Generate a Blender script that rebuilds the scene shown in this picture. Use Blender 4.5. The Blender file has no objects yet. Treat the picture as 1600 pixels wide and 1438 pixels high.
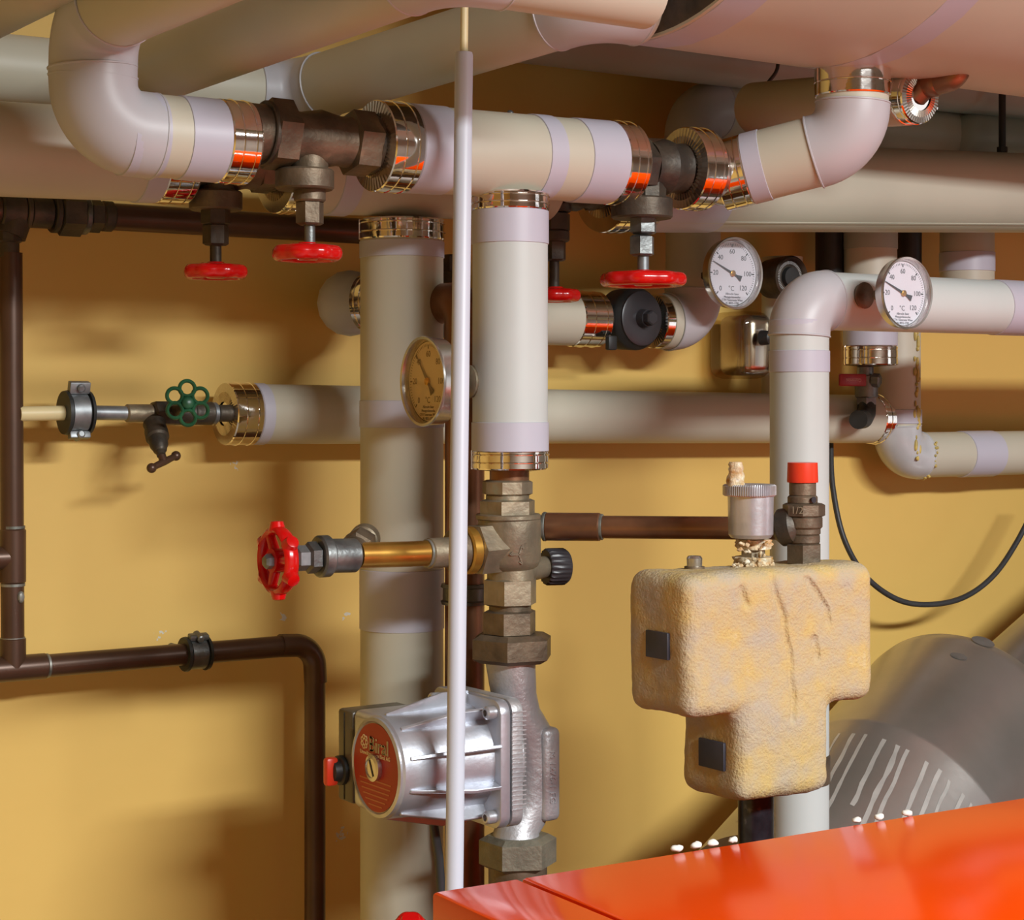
import bpy, bmesh, math, random
from mathutils import Vector as V, Matrix, noise
random.seed(7)
PI = math.pi
SC = bpy.context.scene
COL = SC.collection

# ------------------------------------------------------------------ camera, light, exposure
F, TH, CL, HZ = 2900.0, math.radians(34), 1.74, 625.0     # focal length in px, yaw, distance to wall, horizon row
cT, sT = math.cos(TH), math.sin(TH)
CAM = V((0, -CL, 1.6)); FWD = V((sT, cT, 0)); RGT = V((cT, -sT, 0)); UP = V((0, 0, 1))
cam_d = bpy.data.cameras.new('camera'); cam = bpy.data.objects.new('camera', cam_d); COL.objects.link(cam)
cam.location = CAM; cam.rotation_euler = (PI/2, 0, -TH)
cam_d.sensor_width = 36; cam_d.lens = 36*F/1600; cam_d.shift_y = -(719-HZ)/1600; cam_d.clip_start = .02
SC.camera = cam
SC.view_settings.view_transform = 'Standard'; SC.view_settings.look = 'None'
SC.view_settings.gamma = 1; SC.view_settings.use_curve_mapping = False
SC.view_settings.exposure = 0.0
w = bpy.data.worlds.new('world'); SC.world = w; w.use_nodes = True
w.node_tree.nodes['Background'].inputs[0].default_value = (.9, .95, 1, 1)
w.node_tree.nodes['Background'].inputs[1].default_value = .02
def area(name, loc, target, sx, sy, power, col):
    l = bpy.data.lights.new(name, 'AREA'); l.shape = 'RECTANGLE'; l.size = sx; l.size_y = sy
    l.energy = power; l.color = col
    o = bpy.data.objects.new(name, l); COL.objects.link(o); o.location = loc
    o.rotation_euler = (V(target)-V(loc)).to_track_quat('-Z', 'Y').to_euler()
    return o
o = area('tube_light', (1.15, -2.65, 2.44), (1.15, -2.65, 0), 1.2, .26, 134, (.96, 1, 1)); o.rotation_euler = (math.radians(10), 0, 0); o.data.spread = math.radians(160)
area('doorway_light', (3.6, -2.4, 1.4), (1.3, 0, 1.4), .8, 1.5, 4, (.93, .96, 1))

# ------------------------------------------------------------------ geometry helpers
def ray(x, y): return FWD + RGT*((x-800)/F) + UP*((HZ-y)/F)
def P(x, y, d):                       # point seen at (x, y) that stands d metres in front of the back wall
    r = ray(x, y); return CAM + r*((CL-d)/r.y)
def S(x, d): return (CL-d)/(cT-(x-800)/F*sT)/F            # metres per pixel there
def PZ(x, y, z):
    r = ray(x, y); return CAM + r*((z-CAM.z)/r.z)
def toY(p, x):                        # move p along -Y until it is seen in column x
    q = p-CAM; a, b, u = q.dot(RGT), q.dot(FWD), (x-800)/F
    return p + V((0, -1, 0))*((u*b-a)/(sT+u*cT))
X, Y, Z = V((1, 0, 0)), V((0, 1, 0)), V((0, 0, 1))

def frame(ax, ref=None):
    ax = ax.normalized()
    r = ref if ref is not None else (Z if abs(ax.z) < .9 else V((0, -1, 0)))
    u = (r - ax*r.dot(ax)).normalized()
    return u, ax.cross(u).normalized(), ax

class MB:
    def __init__(s): s.v = []; s.f = []
    def ring(s, pts): i = len(s.v); s.v += pts; return list(range(i, i+len(pts)))
    def bridge(s, a, b):
        n = len(a)
        for i in range(n): s.f.append((a[i], a[(i+1) % n], b[(i+1) % n], b[i]))
    def lathe(s, o, ax, prof, n=32, ph=0, mod=None, caps=True, ref=None):
        u, w_, ax = frame(ax, ref); prev = None
        for k, (h, r) in enumerate(prof):
            if r < 1e-7:
                s.v.append(o+ax*h); cur = [len(s.v)-1]*n
            else:
                cur = s.ring([o+ax*h+(u*math.cos(ph+2*PI*i/n)+w_*math.sin(ph+2*PI*i/n))*(r*(mod(2*PI*i/n, k) if mod else 1)) for i in range(n)])
            if prev:
                if prev[0] == prev[1]:
                    for i in range(n): s.f.append((prev[0], cur[i], cur[(i+1) % n]))
                elif cur[0] == cur[1]:
                    for i in range(n): s.f.append((prev[i], prev[(i+1) % n], cur[0]))
                else: s.bridge(prev, cur)
            elif caps and cur[0] != cur[1]: s.f.append(tuple(cur))
            prev = cur
        if caps and prev[0] != prev[1]: s.f.append(tuple(prev))
        return s
    def sweep(s, pts, r, n=24, caps=True, closed=False, ell=1, ref=None):
        m = len(pts); rr = r if isinstance(r, (list, tuple)) else [r]*m
        T = []
        for i in range(m):
            a = pts[(i-1) % m] if (closed or i) else pts[0]; b = pts[(i+1) % m] if (closed or i < m-1) else pts[-1]
            T.append((b-a).normalized())
        u = frame(T[0], ref)[0]; rings = []
        for i in range(m):
            u = (u - T[i]*u.dot(T[i])).normalized(); w_ = T[i].cross(u)
            if ref is not None and closed: u = ref; w_ = T[i].cross(u)
            rings.append(s.ring([pts[i]+(u*math.cos(2*PI*k/n)*ell+w_*math.sin(2*PI*k/n))*rr[i] for k in range(n)]))
        for i in range(m-1): s.bridge(rings[i], rings[i+1])
        if closed: s.bridge(rings[-1], rings[0])
        elif caps: s.f += [tuple(rings[0]), tuple(rings[-1])]
        return s
    def box(s, c, a, b, d):           # centre and three half-axis vectors
        i = len(s.v)
        for q in ((-1,-1,-1),(1,-1,-1),(1,1,-1),(-1,1,-1),(-1,-1,1),(1,-1,1),(1,1,1),(-1,1,1)):
            s.v.append(c+a*q[0]+b*q[1]+d*q[2])
        for f in ((0,1,2,3),(4,5,6,7),(0,1,5,4),(1,2,6,5),(2,3,7,6),(3,0,4,7)): s.f.append(tuple(i+k for k in f))
        return s
    def torus(s, c, ax, R, r, n=40, m=10, ell=1):
        u, w_, ax = frame(ax)
        return s.sweep([c+(u*math.cos(2*PI*i/n)+w_*math.sin(2*PI*i/n))*R for i in range(n)], r, m, closed=True, ell=ell, ref=ax)
    def ball(s, c, r, n=14, sq=(1, 1, 1)):
        i0 = len(s.v); s.lathe(V((0,0,0)), Z, [(-math.cos(PI*k/8)*r, math.sin(PI*k/8)*r) for k in range(9)], n)
        for i in range(i0, len(s.v)): q = s.v[i]; s.v[i] = c+V((q.x*sq[0], q.y*sq[1], q.z*sq[2]))
        return s

def link(name, me, mat, parent):
    o = bpy.data.objects.new(name, me); COL.objects.link(o)
    if mat: me.materials.append(mat)
    if parent: o.parent = parent
    return o
def wloc(parent):
    q = V((0,0,0))
    while parent is not None: q = q+parent.location; parent = parent.parent
    return q
def obj(name, mb, mat, parent=None, ang=32, bevel=0, seg=2, origin=None):
    base = wloc(parent)
    o_ = origin if origin is not None else (V((0,0,0)) if parent else sum(mb.v, V((0,0,0)))/len(mb.v))
    me = bpy.data.meshes.new(name)
    me.from_pydata([tuple(p-base-o_) for p in mb.v], [], mb.f)
    b = bmesh.new(); b.from_mesh(me)
    bmesh.ops.remove_doubles(b, verts=b.verts, dist=1e-6)
    bmesh.ops.recalc_face_normals(b, faces=b.faces)
    if bevel: bmesh.ops.bevel(b, geom=[e for e in b.edges if len(e.link_faces) == 2 and e.calc_face_angle(0) > .5], offset=bevel, segments=seg, affect='EDGES', profile=.5)
    b.to_mesh(me); b.free()
    me.shade_smooth(); me.set_sharp_from_angle(angle=math.radians(ang))
    o = link(name, me, mat, parent); o.location = o_
    return o
def tag(o, label=None, cat=None, group=None, kind=None):
    for k, v in (('label', label), ('category', cat), ('group', group), ('kind', kind)):
        if v: o[k] = v
    return o
def thing(name, label, cat, loc, group=None):
    o = bpy.data.objects.new(name, None); COL.objects.link(o); o.location = loc; o.empty_display_size = .02
    return tag(o, label, cat, group)

def fillet(pts, bend, n=14):
    """straight runs and arcs of a polyline with rounded corners"""
    runs, arcs, start = [], [], pts[0]
    for i in range(1, len(pts)-1):
        p, a, b = pts[i], (pts[i]-pts[i-1]).normalized(), (pts[i+1]-pts[i]).normalized()
        ang = a.angle(b); L = bend*math.tan(ang/2)
        s0, e0 = p-a*L, p+b*L
        c = p+(b-a).normalized()*(bend/math.cos(ang/2))
        ax = a.cross(b).normalized(); r0 = s0-c
        arcs.append([c+Matrix.Rotation(ang*k/n, 3, ax) @ r0 for k in range(n+1)])
        runs.append((start, s0)); start = e0
    runs.append((start, pts[-1])); return runs, arcs
def smoothpath(pts, bend, n=10):
    runs, arcs = fillet(pts, bend, n); out = [runs[0][0]]
    for a in arcs: out += a
    return out+[runs[-1][1]]
def sweepo(name, pts, r, mat, parent, n=24, caps=True, ang=40): return obj(name, MB().sweep(pts, r, n, caps), mat, parent, ang)
def lat(name, o, ax, prof, mat, parent, n=32, ph=0, ang=32, mod=None, ref=None): return obj(name, MB().lathe(o, ax, prof, n, ph, mod, ref=ref), mat, parent, ang)
def piece(name, a, b, r, mat, parent, n=32, ch=None, ph=0, r2=None, ref=None):
    ax = b-a; L = ax.length; c = min(.0016, L*.2, r*.2) if ch is None else ch; r2 = r if r2 is None else r2
    k = .9 if n <= 8 else 1
    return lat(name, a, ax, [(0, (r-c)*k if n <= 8 else r-c), (c, r), (L-c, r2), (L, (r2-c)*k if n <= 8 else r2-c)], mat, parent, n, ph, 25 if n <= 8 else 32, ref=ref)
def vert(name, parent, x, y0, y1, wd, d, mat, n=32, ph=0, wd2=None, dx=0, ch=None):
    """upright piece between two rows of the photograph"""
    k = S(x, d); a, b = P(x, y1, d), P(x, y0, d); q = CAM; b = V((a.x, a.y, b.z))
    return piece(name, a, b, (wd2 or wd)/2*k, mat, parent, n, ch, ph, wd/2*k)

STRINGS = [str(20*i) for i in range(7)]+['°C', 'Albrecht Saier', 'Messgerätewerke', 'CTH Tannreute Wien', 'N. 8055-1700', 'Biral', 'Umwälzpumpen Biral AG', 'M 1276-1 FG', '1/2', 'Giacomini']
GLYPH = {}
def _glyphs():
    os_ = []
    for t in STRINGS:
        c = bpy.data.curves.new('lettering', 'FONT'); c.body = t; c.size = 1; c.align_x = 'CENTER'; c.align_y = 'CENTER'; c.extrude = .5; c.resolution_u = 2
        o = bpy.data.objects.new('lettering', c); COL.objects.link(o); os_.append(o)
    dg = bpy.context.evaluated_depsgraph_get()
    for t, o in zip(STRINGS, os_):
        me = bpy.data.meshes.new_from_object(o.evaluated_get(dg)); GLYPH[t] = ([v.co.copy() for v in me.vertices], [tuple(p.vertices) for p in me.polygons]); bpy.data.meshes.remove(me)
    for o in os_: c = o.data; bpy.data.objects.remove(o); bpy.data.curves.remove(c)
_glyphs()
def text_mesh(body, size, at, right, up, ext=.0002, align='CENTER'):
    right = right.normalized(); up = up.normalized(); nn = right.cross(up); vs, fs = GLYPH[body]
    mb = MB(); mb.v = [at+right*(q.x*size)+up*(q.y*size)+nn*(q.z*2*ext) for q in vs]; mb.f = list(fs); return mb
def add(a, b):
    i = len(a.v); a.v += b.v; a.f += [tuple(k+i for k in f) for f in b.f]; return a
def flat(name, mb, mat, parent):      # lettering keeps its faces as they are
    me = bpy.data.meshes.new(name); base = wloc(parent)
    me.from_pydata([tuple(p-base) for p in mb.v], [], mb.f); return link(name, me, mat, parent)

# ------------------------------------------------------------------ materials
def mat(name, col, rough=.4, metal=0, var=.12, scale=18, bump=0, bscale=60, col2=None, coat=0, fac=.5, spec=.5, c3=None):
    m = bpy.data.materials.new(name); m.use_nodes = True; nt = m.node_tree; b = nt.nodes['Principled BSDF']
    tc = nt.nodes.new('ShaderNodeTexCoord'); ns = nt.nodes.new('ShaderNodeTexNoise'); ns.inputs['Scale'].default_value = scale; ns.inputs['Detail'].default_value = 5
    geo = nt.nodes.new('ShaderNodeNewGeometry'); nt.links.new(geo.outputs['Position'], ns.inputs['Vector'])
    rp = nt.nodes.new('ShaderNodeValToRGB'); nt.links.new(ns.outputs['Fac'], rp.inputs['Fac'])
    c2 = col2 or tuple(c*(1-var) for c in col)
    c1 = col if col2 else tuple(min(1, c*(1+var*.4)) for c in col)
    rp.color_ramp.elements[0].position = fac-.16; rp.color_ramp.elements[1].position = fac+.16
    rp.color_ramp.elements[0].color = (*c2, 1); rp.color_ramp.elements[1].color = (*c1, 1)
    if c3: e = rp.color_ramp.elements.new(min(.95, fac+.24)); e.color = (*c3, 1)
    nt.links.new(rp.outputs[0], b.inputs['Base Color'])
    b.inputs['Roughness'].default_value = rough; b.inputs['Metallic'].default_value = metal
    b.inputs['Coat Weight'].default_value = coat; b.inputs['Specular IOR Level'].default_value = spec
    if coat: b.inputs['Coat Roughness'].default_value = .06
    if bump:
        n2 = nt.nodes.new('ShaderNodeTexNoise'); n2.inputs['Scale'].default_value = bscale; n2.inputs['Detail'].default_value = 6
        nt.links.new(geo.outputs['Position'], n2.inputs['Vector'])
        bp = nt.nodes.new('ShaderNodeBump'); bp.inputs['Strength'].default_value = bump; bp.inputs['Distance'].default_value = .003
        nt.links.new(n2.outputs['Fac'], bp.inputs['Height']); nt.links.new(bp.outputs['Normal'], b.inputs['Normal'])
    return m
M = {}
M['pvc'] = mat('beige_pvc', (.54, .51, .41), .46, var=.06, scale=7)
M['pvc_white'] = mat('off_white_pvc', (.55, .585, .57), .44, var=.05, scale=7)
M['pvc_grey'] = mat('grey_green_pvc', (.40, .43, .38), .46, var=.08, scale=7)
M['lilac'] = mat('lilac_pvc_tape', (.50, .49, .57), .42, var=.05, scale=9)
M['elbow'] = mat('pale_pvc_elbow', (.50, .49, .52), .40, var=.05, scale=9)
M['milky'] = mat('milky_tape', (.52, .53, .55), .28, var=.14, scale=30, coat=.2)
M['foil'] = mat('aluminium_foil', (.90, .86, .82), .07, 1, var=.03, scale=60, bump=.06, bscale=45)
M['crimp'] = mat('foil_crimp', (.62, .56, .50), .24, 1, var=.1, scale=60)
M['bronze'] = mat('aged_bronze', (.20, .15, .10), .5, .55, col2=(.10, .075, .05), scale=38, bump=.25, bscale=160, c3=(.27, .2, .13))
M['bronze_light'] = mat('dull_brass', (.34, .28, .19), .48, .6, col2=(.20, .165, .115), scale=34, bump=.2, bscale=160, c3=(.30, .33, .26))
M['dark_bronze'] = mat('dark_bronze', (.10, .078, .055), .5, .5, col2=(.05, .042, .034), scale=40, bump=.25, bscale=150)
M['nut_grey'] = mat('cast_nut', (.25, .23, .17), .55, .5, col2=(.17, .155, .115), scale=50, bump=.3, bscale=200)
M['steel'] = mat('grey_steel', (.24, .25, .245), .42, .75, col2=(.11, .115, .115), scale=45, bump=.2, bscale=150)
M['zinc'] = mat('zinc_plate', (.34, .36, .37), .45, .7, col2=(.18, .19, .20), scale=50)
M['copper_dark'] = mat('dark_painted_copper', (.105, .055, .034), .34, .35, col2=(.075, .038, .023), scale=14)
M['copper'] = mat('aged_copper', (.30, .14, .07), .36, .65, col2=(.16, .08, .045), scale=20, c3=(.22, .18, .11))
M['brass'] = mat('brass_tube', (.66, .38, .07), .3, .8, col2=(.46, .23, .045), scale=22)
M['solder'] = mat('solder', (.36, .36, .33), .45, .6, col2=(.12, .13, .11), scale=70)
M['red'] = mat('red_enamel', (.60, .004, .004), .2, var=.15, scale=20, coat=.2)
M['red_plastic'] = mat('red_plastic', (.72, .045, .015), .35, var=.12, scale=20)
M['green'] = mat('green_enamel', (.018, .10, .045), .36, var=.4, scale=60)
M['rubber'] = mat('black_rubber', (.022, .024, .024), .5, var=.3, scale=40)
M['black'] = mat('black_plastic', (.035, .032, .036), .35, var=.2, scale=40)
M['cable'] = mat('black_cable', (.035, .036, .038), .45, var=.2, scale=30)
M['pump'] = mat('silver_paint', (.60, .62, .68), .36, .7, col2=(.50, .52, .58), scale=30, bump=.08, bscale=200)
M['cast'] = mat('silver_casting', (.52, .52, .53), .45, .6, col2=(.42, .42, .44), scale=40, bump=.2, bscale=260)
M['vent'] = mat('vent_aluminium', (.62, .63, .67), .32, .65, col2=(.46, .47, .50), scale=40, bump=.1, bscale=180)
M['crust'] = mat('lime_crust', (.66, .56, .38), .9, col2=(.42, .20, .04), scale=170, bump=.9, bscale=200, fac=.44, c3=(.74, .70, .60))
M['foam'] = mat('yellow_foam', (.52, .375, .14), .88, col2=(.42, .355, .26), scale=34, bump=.55, bscale=420, c3=(.54, .44, .24))
M['foam_dark'] = mat('foam_crack', (.20, .13, .05), .9, var=.3, scale=60)
M['tab'] = mat('dark_tab', (.035, .036, .05), .5, var=.2, scale=40)
M['orange'] = mat('orange_enamel', (.90, .068, .0003), .14, var=.03, scale=6, spec=.13)
M['flue'] = mat('flue_aluminium', (.52, .50, .48), .33, .85, col2=(.42, .405, .38), scale=8, bump=.05, bscale=90)
M['flue_spot'] = mat('flue_dark_spot', (.26, .245, .23), .5, .7, var=.2, scale=60)
M['stain'] = mat('drip_stain', (.60, .59, .56), .5, .6, var=.15, scale=30)
M['rod'] = mat('white_conduit', (.58, .61, .70), .4, var=.03, scale=8)
M['cream'] = mat('cream_paint', (.72, .60, .33), .45, var=.06, scale=20)
M['dial'] = mat('dial_white', (.74, .75, .80), .5, var=.02, scale=20)
M['dial_old'] = mat('dial_yellowed', (.74, .64, .50), .5, var=.06, scale=20)
M['ink'] = mat('black_ink', (.02, .02, .025), .5, var=0, scale=20)
M['ink_old'] = mat('faded_ink', (.20, .14, .09), .5, var=0, scale=20)
M['chrome'] = mat('satin_steel', (.62, .60, .57), .25, .95, var=.05, scale=40)
M['label_red'] = mat('label_red', (.42, .022, .006), .4, var=.08, scale=20, spec=.3)
M['label_ink'] = mat('label_yellow', (.92, .76, .42), .4, var=0, scale=20)
M['label_line'] = mat('label_orange', (.52, .13, .04), .4, var=0, scale=20)
M['dark_box'] = mat('dark_grey_plastic', (.10, .082, .055), .4, var=.15, scale=30)
M['lever'] = mat('dark_red_lever', (.33, .012, .016), .35, var=.1, scale=30)
M['lever_ink'] = mat('lever_print', (.62, .30, .28), .5, var=0, scale=20)
M['iron'] = mat('black_iron', (.05, .055, .07), .3, .7, col2=(.02, .02, .025), scale=60, c3=(.16, .17, .2))
M['plaster'] = mat('white_crumbs', (.78, .76, .70), .9, var=.1, scale=60)
M['glue'] = mat('glue_drip', (.58, .44, .12), .5, var=.3, scale=90)
M['room'] = mat('grey_plaster', (.38, .35, .31), .8, var=.05, scale=3)
M['wall_other'] = mat('yellow_wall_paint_plain', (.74, .48, .125), .65, var=.06, scale=2.2)
M['ceil'] = mat('ceiling_paint', (.42, .39, .35), .85, var=.04, scale=3)
M['floor'] = mat('concrete_floor', (.30, .27, .23), .7, var=.2, scale=6)
def glass(name, tint=(1, 1, 1), mixf=.07):
    m = bpy.data.materials.new(name); m.use_nodes = True; nt = m.node_tree; nt.nodes.clear()
    o = nt.nodes.new('ShaderNodeOutputMaterial'); mx = nt.nodes.new('ShaderNodeMixShader'); t = nt.nodes.new('ShaderNodeBsdfTransparent'); g = nt.nodes.new('ShaderNodeBsdfGlossy')
    t.inputs[0].default_value = (*tint, 1); g.inputs['Roughness'].default_value = .03; mx.inputs[0].default_value = mixf
    nt.links.new(t.outputs[0], mx.inputs[1]); nt.links.new(g.outputs[0], mx.inputs[2]); nt.links.new(mx.outputs[0], o.inputs[0]); return m
M['glass'] = glass('dial_glass', (.97, .97, .98), .05)
M['glass_old'] = glass('yellowed_glass', (1, .96, .86), .04)
M['clear'] = glass('clear_cover', (.86, .80, .70), .12)
def wall_material():
    m = mat('yellow_wall_paint', (.74, .48, .125), .62, var=.07, scale=2.2, bump=.12, bscale=42)
    nt = m.node_tree; b = nt.nodes['Principled BSDF']; src = b.inputs['Base Color'].links[0].from_socket
    geo = nt.nodes.new('ShaderNodeNewGeometry'); n = nt.nodes.new('ShaderNodeTexNoise'); n.inputs['Scale'].default_value = 190; n.inputs['Detail'].default_value = 4
    nt.links.new(geo.outputs['Position'], n.inputs['Vector'])
    acc = None
    for (x, y, r) in ((533, 1305, .022), (442, 964, .012), (368, 725, .012), (540, 962, .012), (250, 990, .014), (1110, 905, .01)):   # chipped flecks of white filler
        p = P(x, y, 0); vm = nt.nodes.new('ShaderNodeVectorMath'); vm.operation = 'DISTANCE'; vm.inputs[1].default_value = p
        nt.links.new(geo.outputs['Position'], vm.inputs[0])
        mr = nt.nodes.new('ShaderNodeMapRange'); mr.inputs['From Min'].default_value = 0; mr.inputs['From Max'].default_value = r
        mr.inputs['To Min'].default_value = .13; mr.inputs['To Max'].default_value = -.25; nt.links.new(vm.outputs['Value'], mr.inputs['Value'])
        if acc is None: acc = mr.outputs[0]
        else:
            mx = nt.nodes.new('ShaderNodeMath'); mx.operation = 'MAXIMUM'; nt.links.new(acc, mx.inputs[0]); nt.links.new(mr.outputs[0], mx.inputs[1]); acc = mx.outputs[0]
    ad = nt.nodes.new('ShaderNodeMath'); ad.operation = 'ADD'; nt.links.new(acc, ad.inputs[0]); nt.links.new(n.outputs['Fac'], ad.inputs[1])
    gt = nt.nodes.new('ShaderNodeMath'); gt.operation = 'GREATER_THAN'; gt.inputs[1].default_value = .58; nt.links.new(ad.outputs[0], gt.inputs[0])
    mix = nt.nodes.new('ShaderNodeMixRGB'); nt.links.new(gt.outputs[0], mix.inputs[0]); nt.links.new(src, mix.inputs[1]); mix.inputs[2].default_value = (.62, .58, .48, 1)
    nt.links.new(mix.outputs[0], b.inputs['Base Color']); return m
M['wall'] = wall_material()

# ------------------------------------------------------------------ the room
def shell(name, lo, hi, m):
    c = (V(lo)+V(hi))/2; h = (V(hi)-V(lo))/2
    o = obj(name, MB().box(c, X*h.x, Y*h.y, Z*h.z), m); o['kind'] = 'structure'; return o
x0, x1, yf, zc = -1.6, 4.6, -4.0, 2.55
shell('wall_back', (x0, 0, 0), (x1, .1, zc), M['wall'])
shell('wall_left', (x0-.1, yf, 0), (x0, 0, zc), M['wall_other'])
shell('wall_right', (x1, yf, 0), (x1+.1, 0, zc), M['room'])
shell('wall_front', (x0, yf-.1, 0), (x1, yf, zc), M['room'])
shell('floor', (x0, yf, -.1), (x1, 0, 0), M['floor'])
shell('ceiling', (x0, yf, zc), (x1, 0, zc+.1), M['ceil'])

# ------------------------------------------------------------------ builders for pipes
def straight(root, a, b, r, m, name='jacket', n=40):
    return obj(name, MB().sweep([a, b], r, n), m, root)
def elbow(root, arc, r, m='elbow', ext=.012):
    t0 = (arc[0]-arc[1]).normalized(); t1 = (arc[-1]-arc[-2]).normalized()
    pts = [arc[0]+t0*ext]+arc+[arc[-1]+t1*ext]; rr = r+.0012
    mb = MB().sweep(pts, rr, 40)
    mb.torus(pts[0], t0, rr-.0002, .0011, 40, 6); mb.torus(pts[-1], t1, rr-.0002, .0011, 40, 6)
    return obj('elbow', mb, M[m], root, 50)
def pipe(root, pts, r, bend=None, m='pvc', me='elbow', ext=.012):
    runs, arcs = fillet(pts, bend or r*1.35)
    for a, b in runs:
        if (b-a).length > .004: straight(root, a, b, r, M[m])
    for a in arcs: elbow(root, a, r, me, ext)
def band(root, a, b, r, m='lilac', name='tape_band'):
    ax = b-a; L = ax.length
    return lat(name, a, ax, [(0, r), (.0004, r+.0009), (L-.0004, r+.0009), (L, r)], M[m], root, 40)
def collar(root, c, ax, r, L, end=1, rin=.014, name='foil_collar', star=True):
    """foil end collar with two beads, from c along ax; crimped star on the end it closes (end=1 far, 0 near, None none)"""
    ax = ax.normalized(); R = r+.0013; bd = .0007
    prof = [(0, r+.0005), (.0012, R)]
    for q in (.36, .78):
        for k, e in ((-.0009, 0), (-.0005, -.8), (0, .9), (.0005, -.8), (.0009, 0)): prof.append((L*q+k, R+bd*e))
    prof += [(L-.0015, R), (L, R-.0012)]
    o = lat(name, c, ax, prof, M['foil'], root, 64, ang=18)
    u, w_, _ = frame(ax)
    seam = MB().box(c+ax*L/2+(u*-.35+w_*-.94).normalized()*(R+.0002), ax*L*.49, (u*.94-w_*.35).normalized()*.0012, (u*.35+w_*.94).normalized()*.0006)
    obj('lap_seam', seam, M['foil'], o)
    if end is not None and star:
        s = 1 if end else -1; e0 = c+ax*(L if end else 0); mb = MB(); n = 96
        outer = mb.ring([e0+(u*math.cos(2*PI*i/n)+w_*math.sin(2*PI*i/n))*(R-.0010) for i in range(n)])
        mid = mb.ring([e0+ax*s*(.0009 if i % 2 else .0005)+(u*math.cos(2*PI*i/n)+w_*math.sin(2*PI*i/n))*((R+rin)*.5) for i in range(n)])
        inn = mb.ring([e0+ax*s*(.0017 if i % 2 else .0010)+(u*math.cos(2*PI*i/n)+w_*math.sin(2*PI*i/n))*rin for i in range(n)])
        mb.bridge(outer, mid); mb.bridge(mid, inn)
        obj('crimped_end', mb, M['crimp'], o, 10)
    return o
def wheel(root, c, ax, R, m, lobes=6, amp=.05, spokes=4, rim=.006, hub=.010, flatn=1.3, name='handwheel', turn=0):
    u, w_, ax = frame(ax); n = 72
    mb = MB().sweep([c+(u*math.cos(2*PI*i/n)+w_*math.sin(2*PI*i/n))*(R-rim)*(1+amp*math.cos(lobes*2*PI*i/n)) for i in range(n)], rim, 12, closed=True, ell=flatn, ref=ax)
    mb.lathe(c-ax*.006, ax, [(0, hub*.8), (.001, hub), (.013, hub), (.015, hub*.8)], 24)
    for k in range(spokes):
        t = turn+2*PI*k/spokes; q = u*math.cos(t)+w_*math.sin(t)
        mb.sweep([c+q*hub*.7+ax*.002, c+q*(R*.55)+ax*.004, c+q*(R-rim)], [.0045, .0038, .0042], 8)
    return obj(name, mb, m, root, 45)

# ------------------------------------------------------------------ large header at the top right
t = P(1332, 100, .47); RT = .26
hx0 = P(962, 52, .42).x; hc = V((0, -.47, t.z+RT-.002))
root = thing('header_tank', 'large beige insulated header cylinder under the ceiling with lilac tape bands', 'header', V((hx0, hc.y, hc.z)))
hz = hc.z; a = V((hx0, hc.y, hz)); b = V((4.4, hc.y, hz))
obj('jacket', MB().sweep([a, b], RT, 96), M['pvc'], root)
obj('end_face', MB().lathe(a-X*.003, X, [(0, RT*.97), (.003, RT*.99)], 96), M['dark_bronze'], root)
band(root, a+X*.004, a+X*.045, RT)
xb = P(1255, 95, .42).x; band(root, V((xb, hc.y, hz)), V((xb+.035, hc.y, hz)), RT)

# ------------------------------------------------------------------ second line (front): elbow pipe, valves, tee
D2 = .36
k = S(145, D2); r2 = 66*k
c2 = P(146, 204, D2); c1 = P(146, 22, D2); c1 = V((c2.x, c2.y, c1.z))
e2 = P(338, 205, D2); e2 = V((e2.x, c2.y, c2.z))
root = thing('supply_pipe', 'pale insulated pipe with big double elbow at upper left ending in a foil collar', 'pipe', c2)
far = c1-Y*.6
pipe(root, [far, c1, c2, e2], r2, r2*1.12)
band(root, e2-X*.034, e2-X*.0, r2); band(root, e2-X*.082, e2-X*.052, r2)
ce = P(384, 205, D2); collar(root, e2, X, r2, ce.x-e2.x, 1, .016)
xe = e2.x; ZL2 = c2.z
# tee pipe in the middle
L0, L1 = P(612, 230, D2), P(948, 254, D2)
ax2 = (L1-L0).normalized(); r3 = 66*S(790, D2)
tee_root = thing('tee_pipe', 'beige insulated tee pipe behind the white conduit with foil collars on three ends', 'pipe', P(797, 300, D2))
straight(tee_root, L0, L1, r3, M['pvc'])
collar(tee_root, L0-ax2*.018, ax2, r3, .030, 0, .016)
band(tee_root, L0+ax2*.012, L0+ax2*.05, r3); band(tee_root, P(825, 245, D2), P(852, 247, D2), r3)
band(tee_root, L1-ax2*.042, L1, r3)
collar(tee_root, L1, ax2, r3, .024, 1, .016)
obj('screw_head', MB().ball(P(797, 178, D2-.02), .0035), M['steel'], tee_root)
rv = 59*S(797, D2); DV = D2
va, vb = P(797, 330, DV), P(797, 705, DV); vb = V((va.x, va.y, vb.z))
straight(tee_root, vb, va, rv, M['pvc_white'])
collar(tee_root, va, Z, rv, P(797, 302, DV).z-va.z, None)
band(tee_root, va-Z*.030, va, rv); band(tee_root, vb, vb+Z*.026, rv)
collar(tee_root, vb-Z*(vb.z-P(797, 733, DV).z), Z, rv, vb.z-P(797, 733, DV).z+.001, 0, .02)

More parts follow.
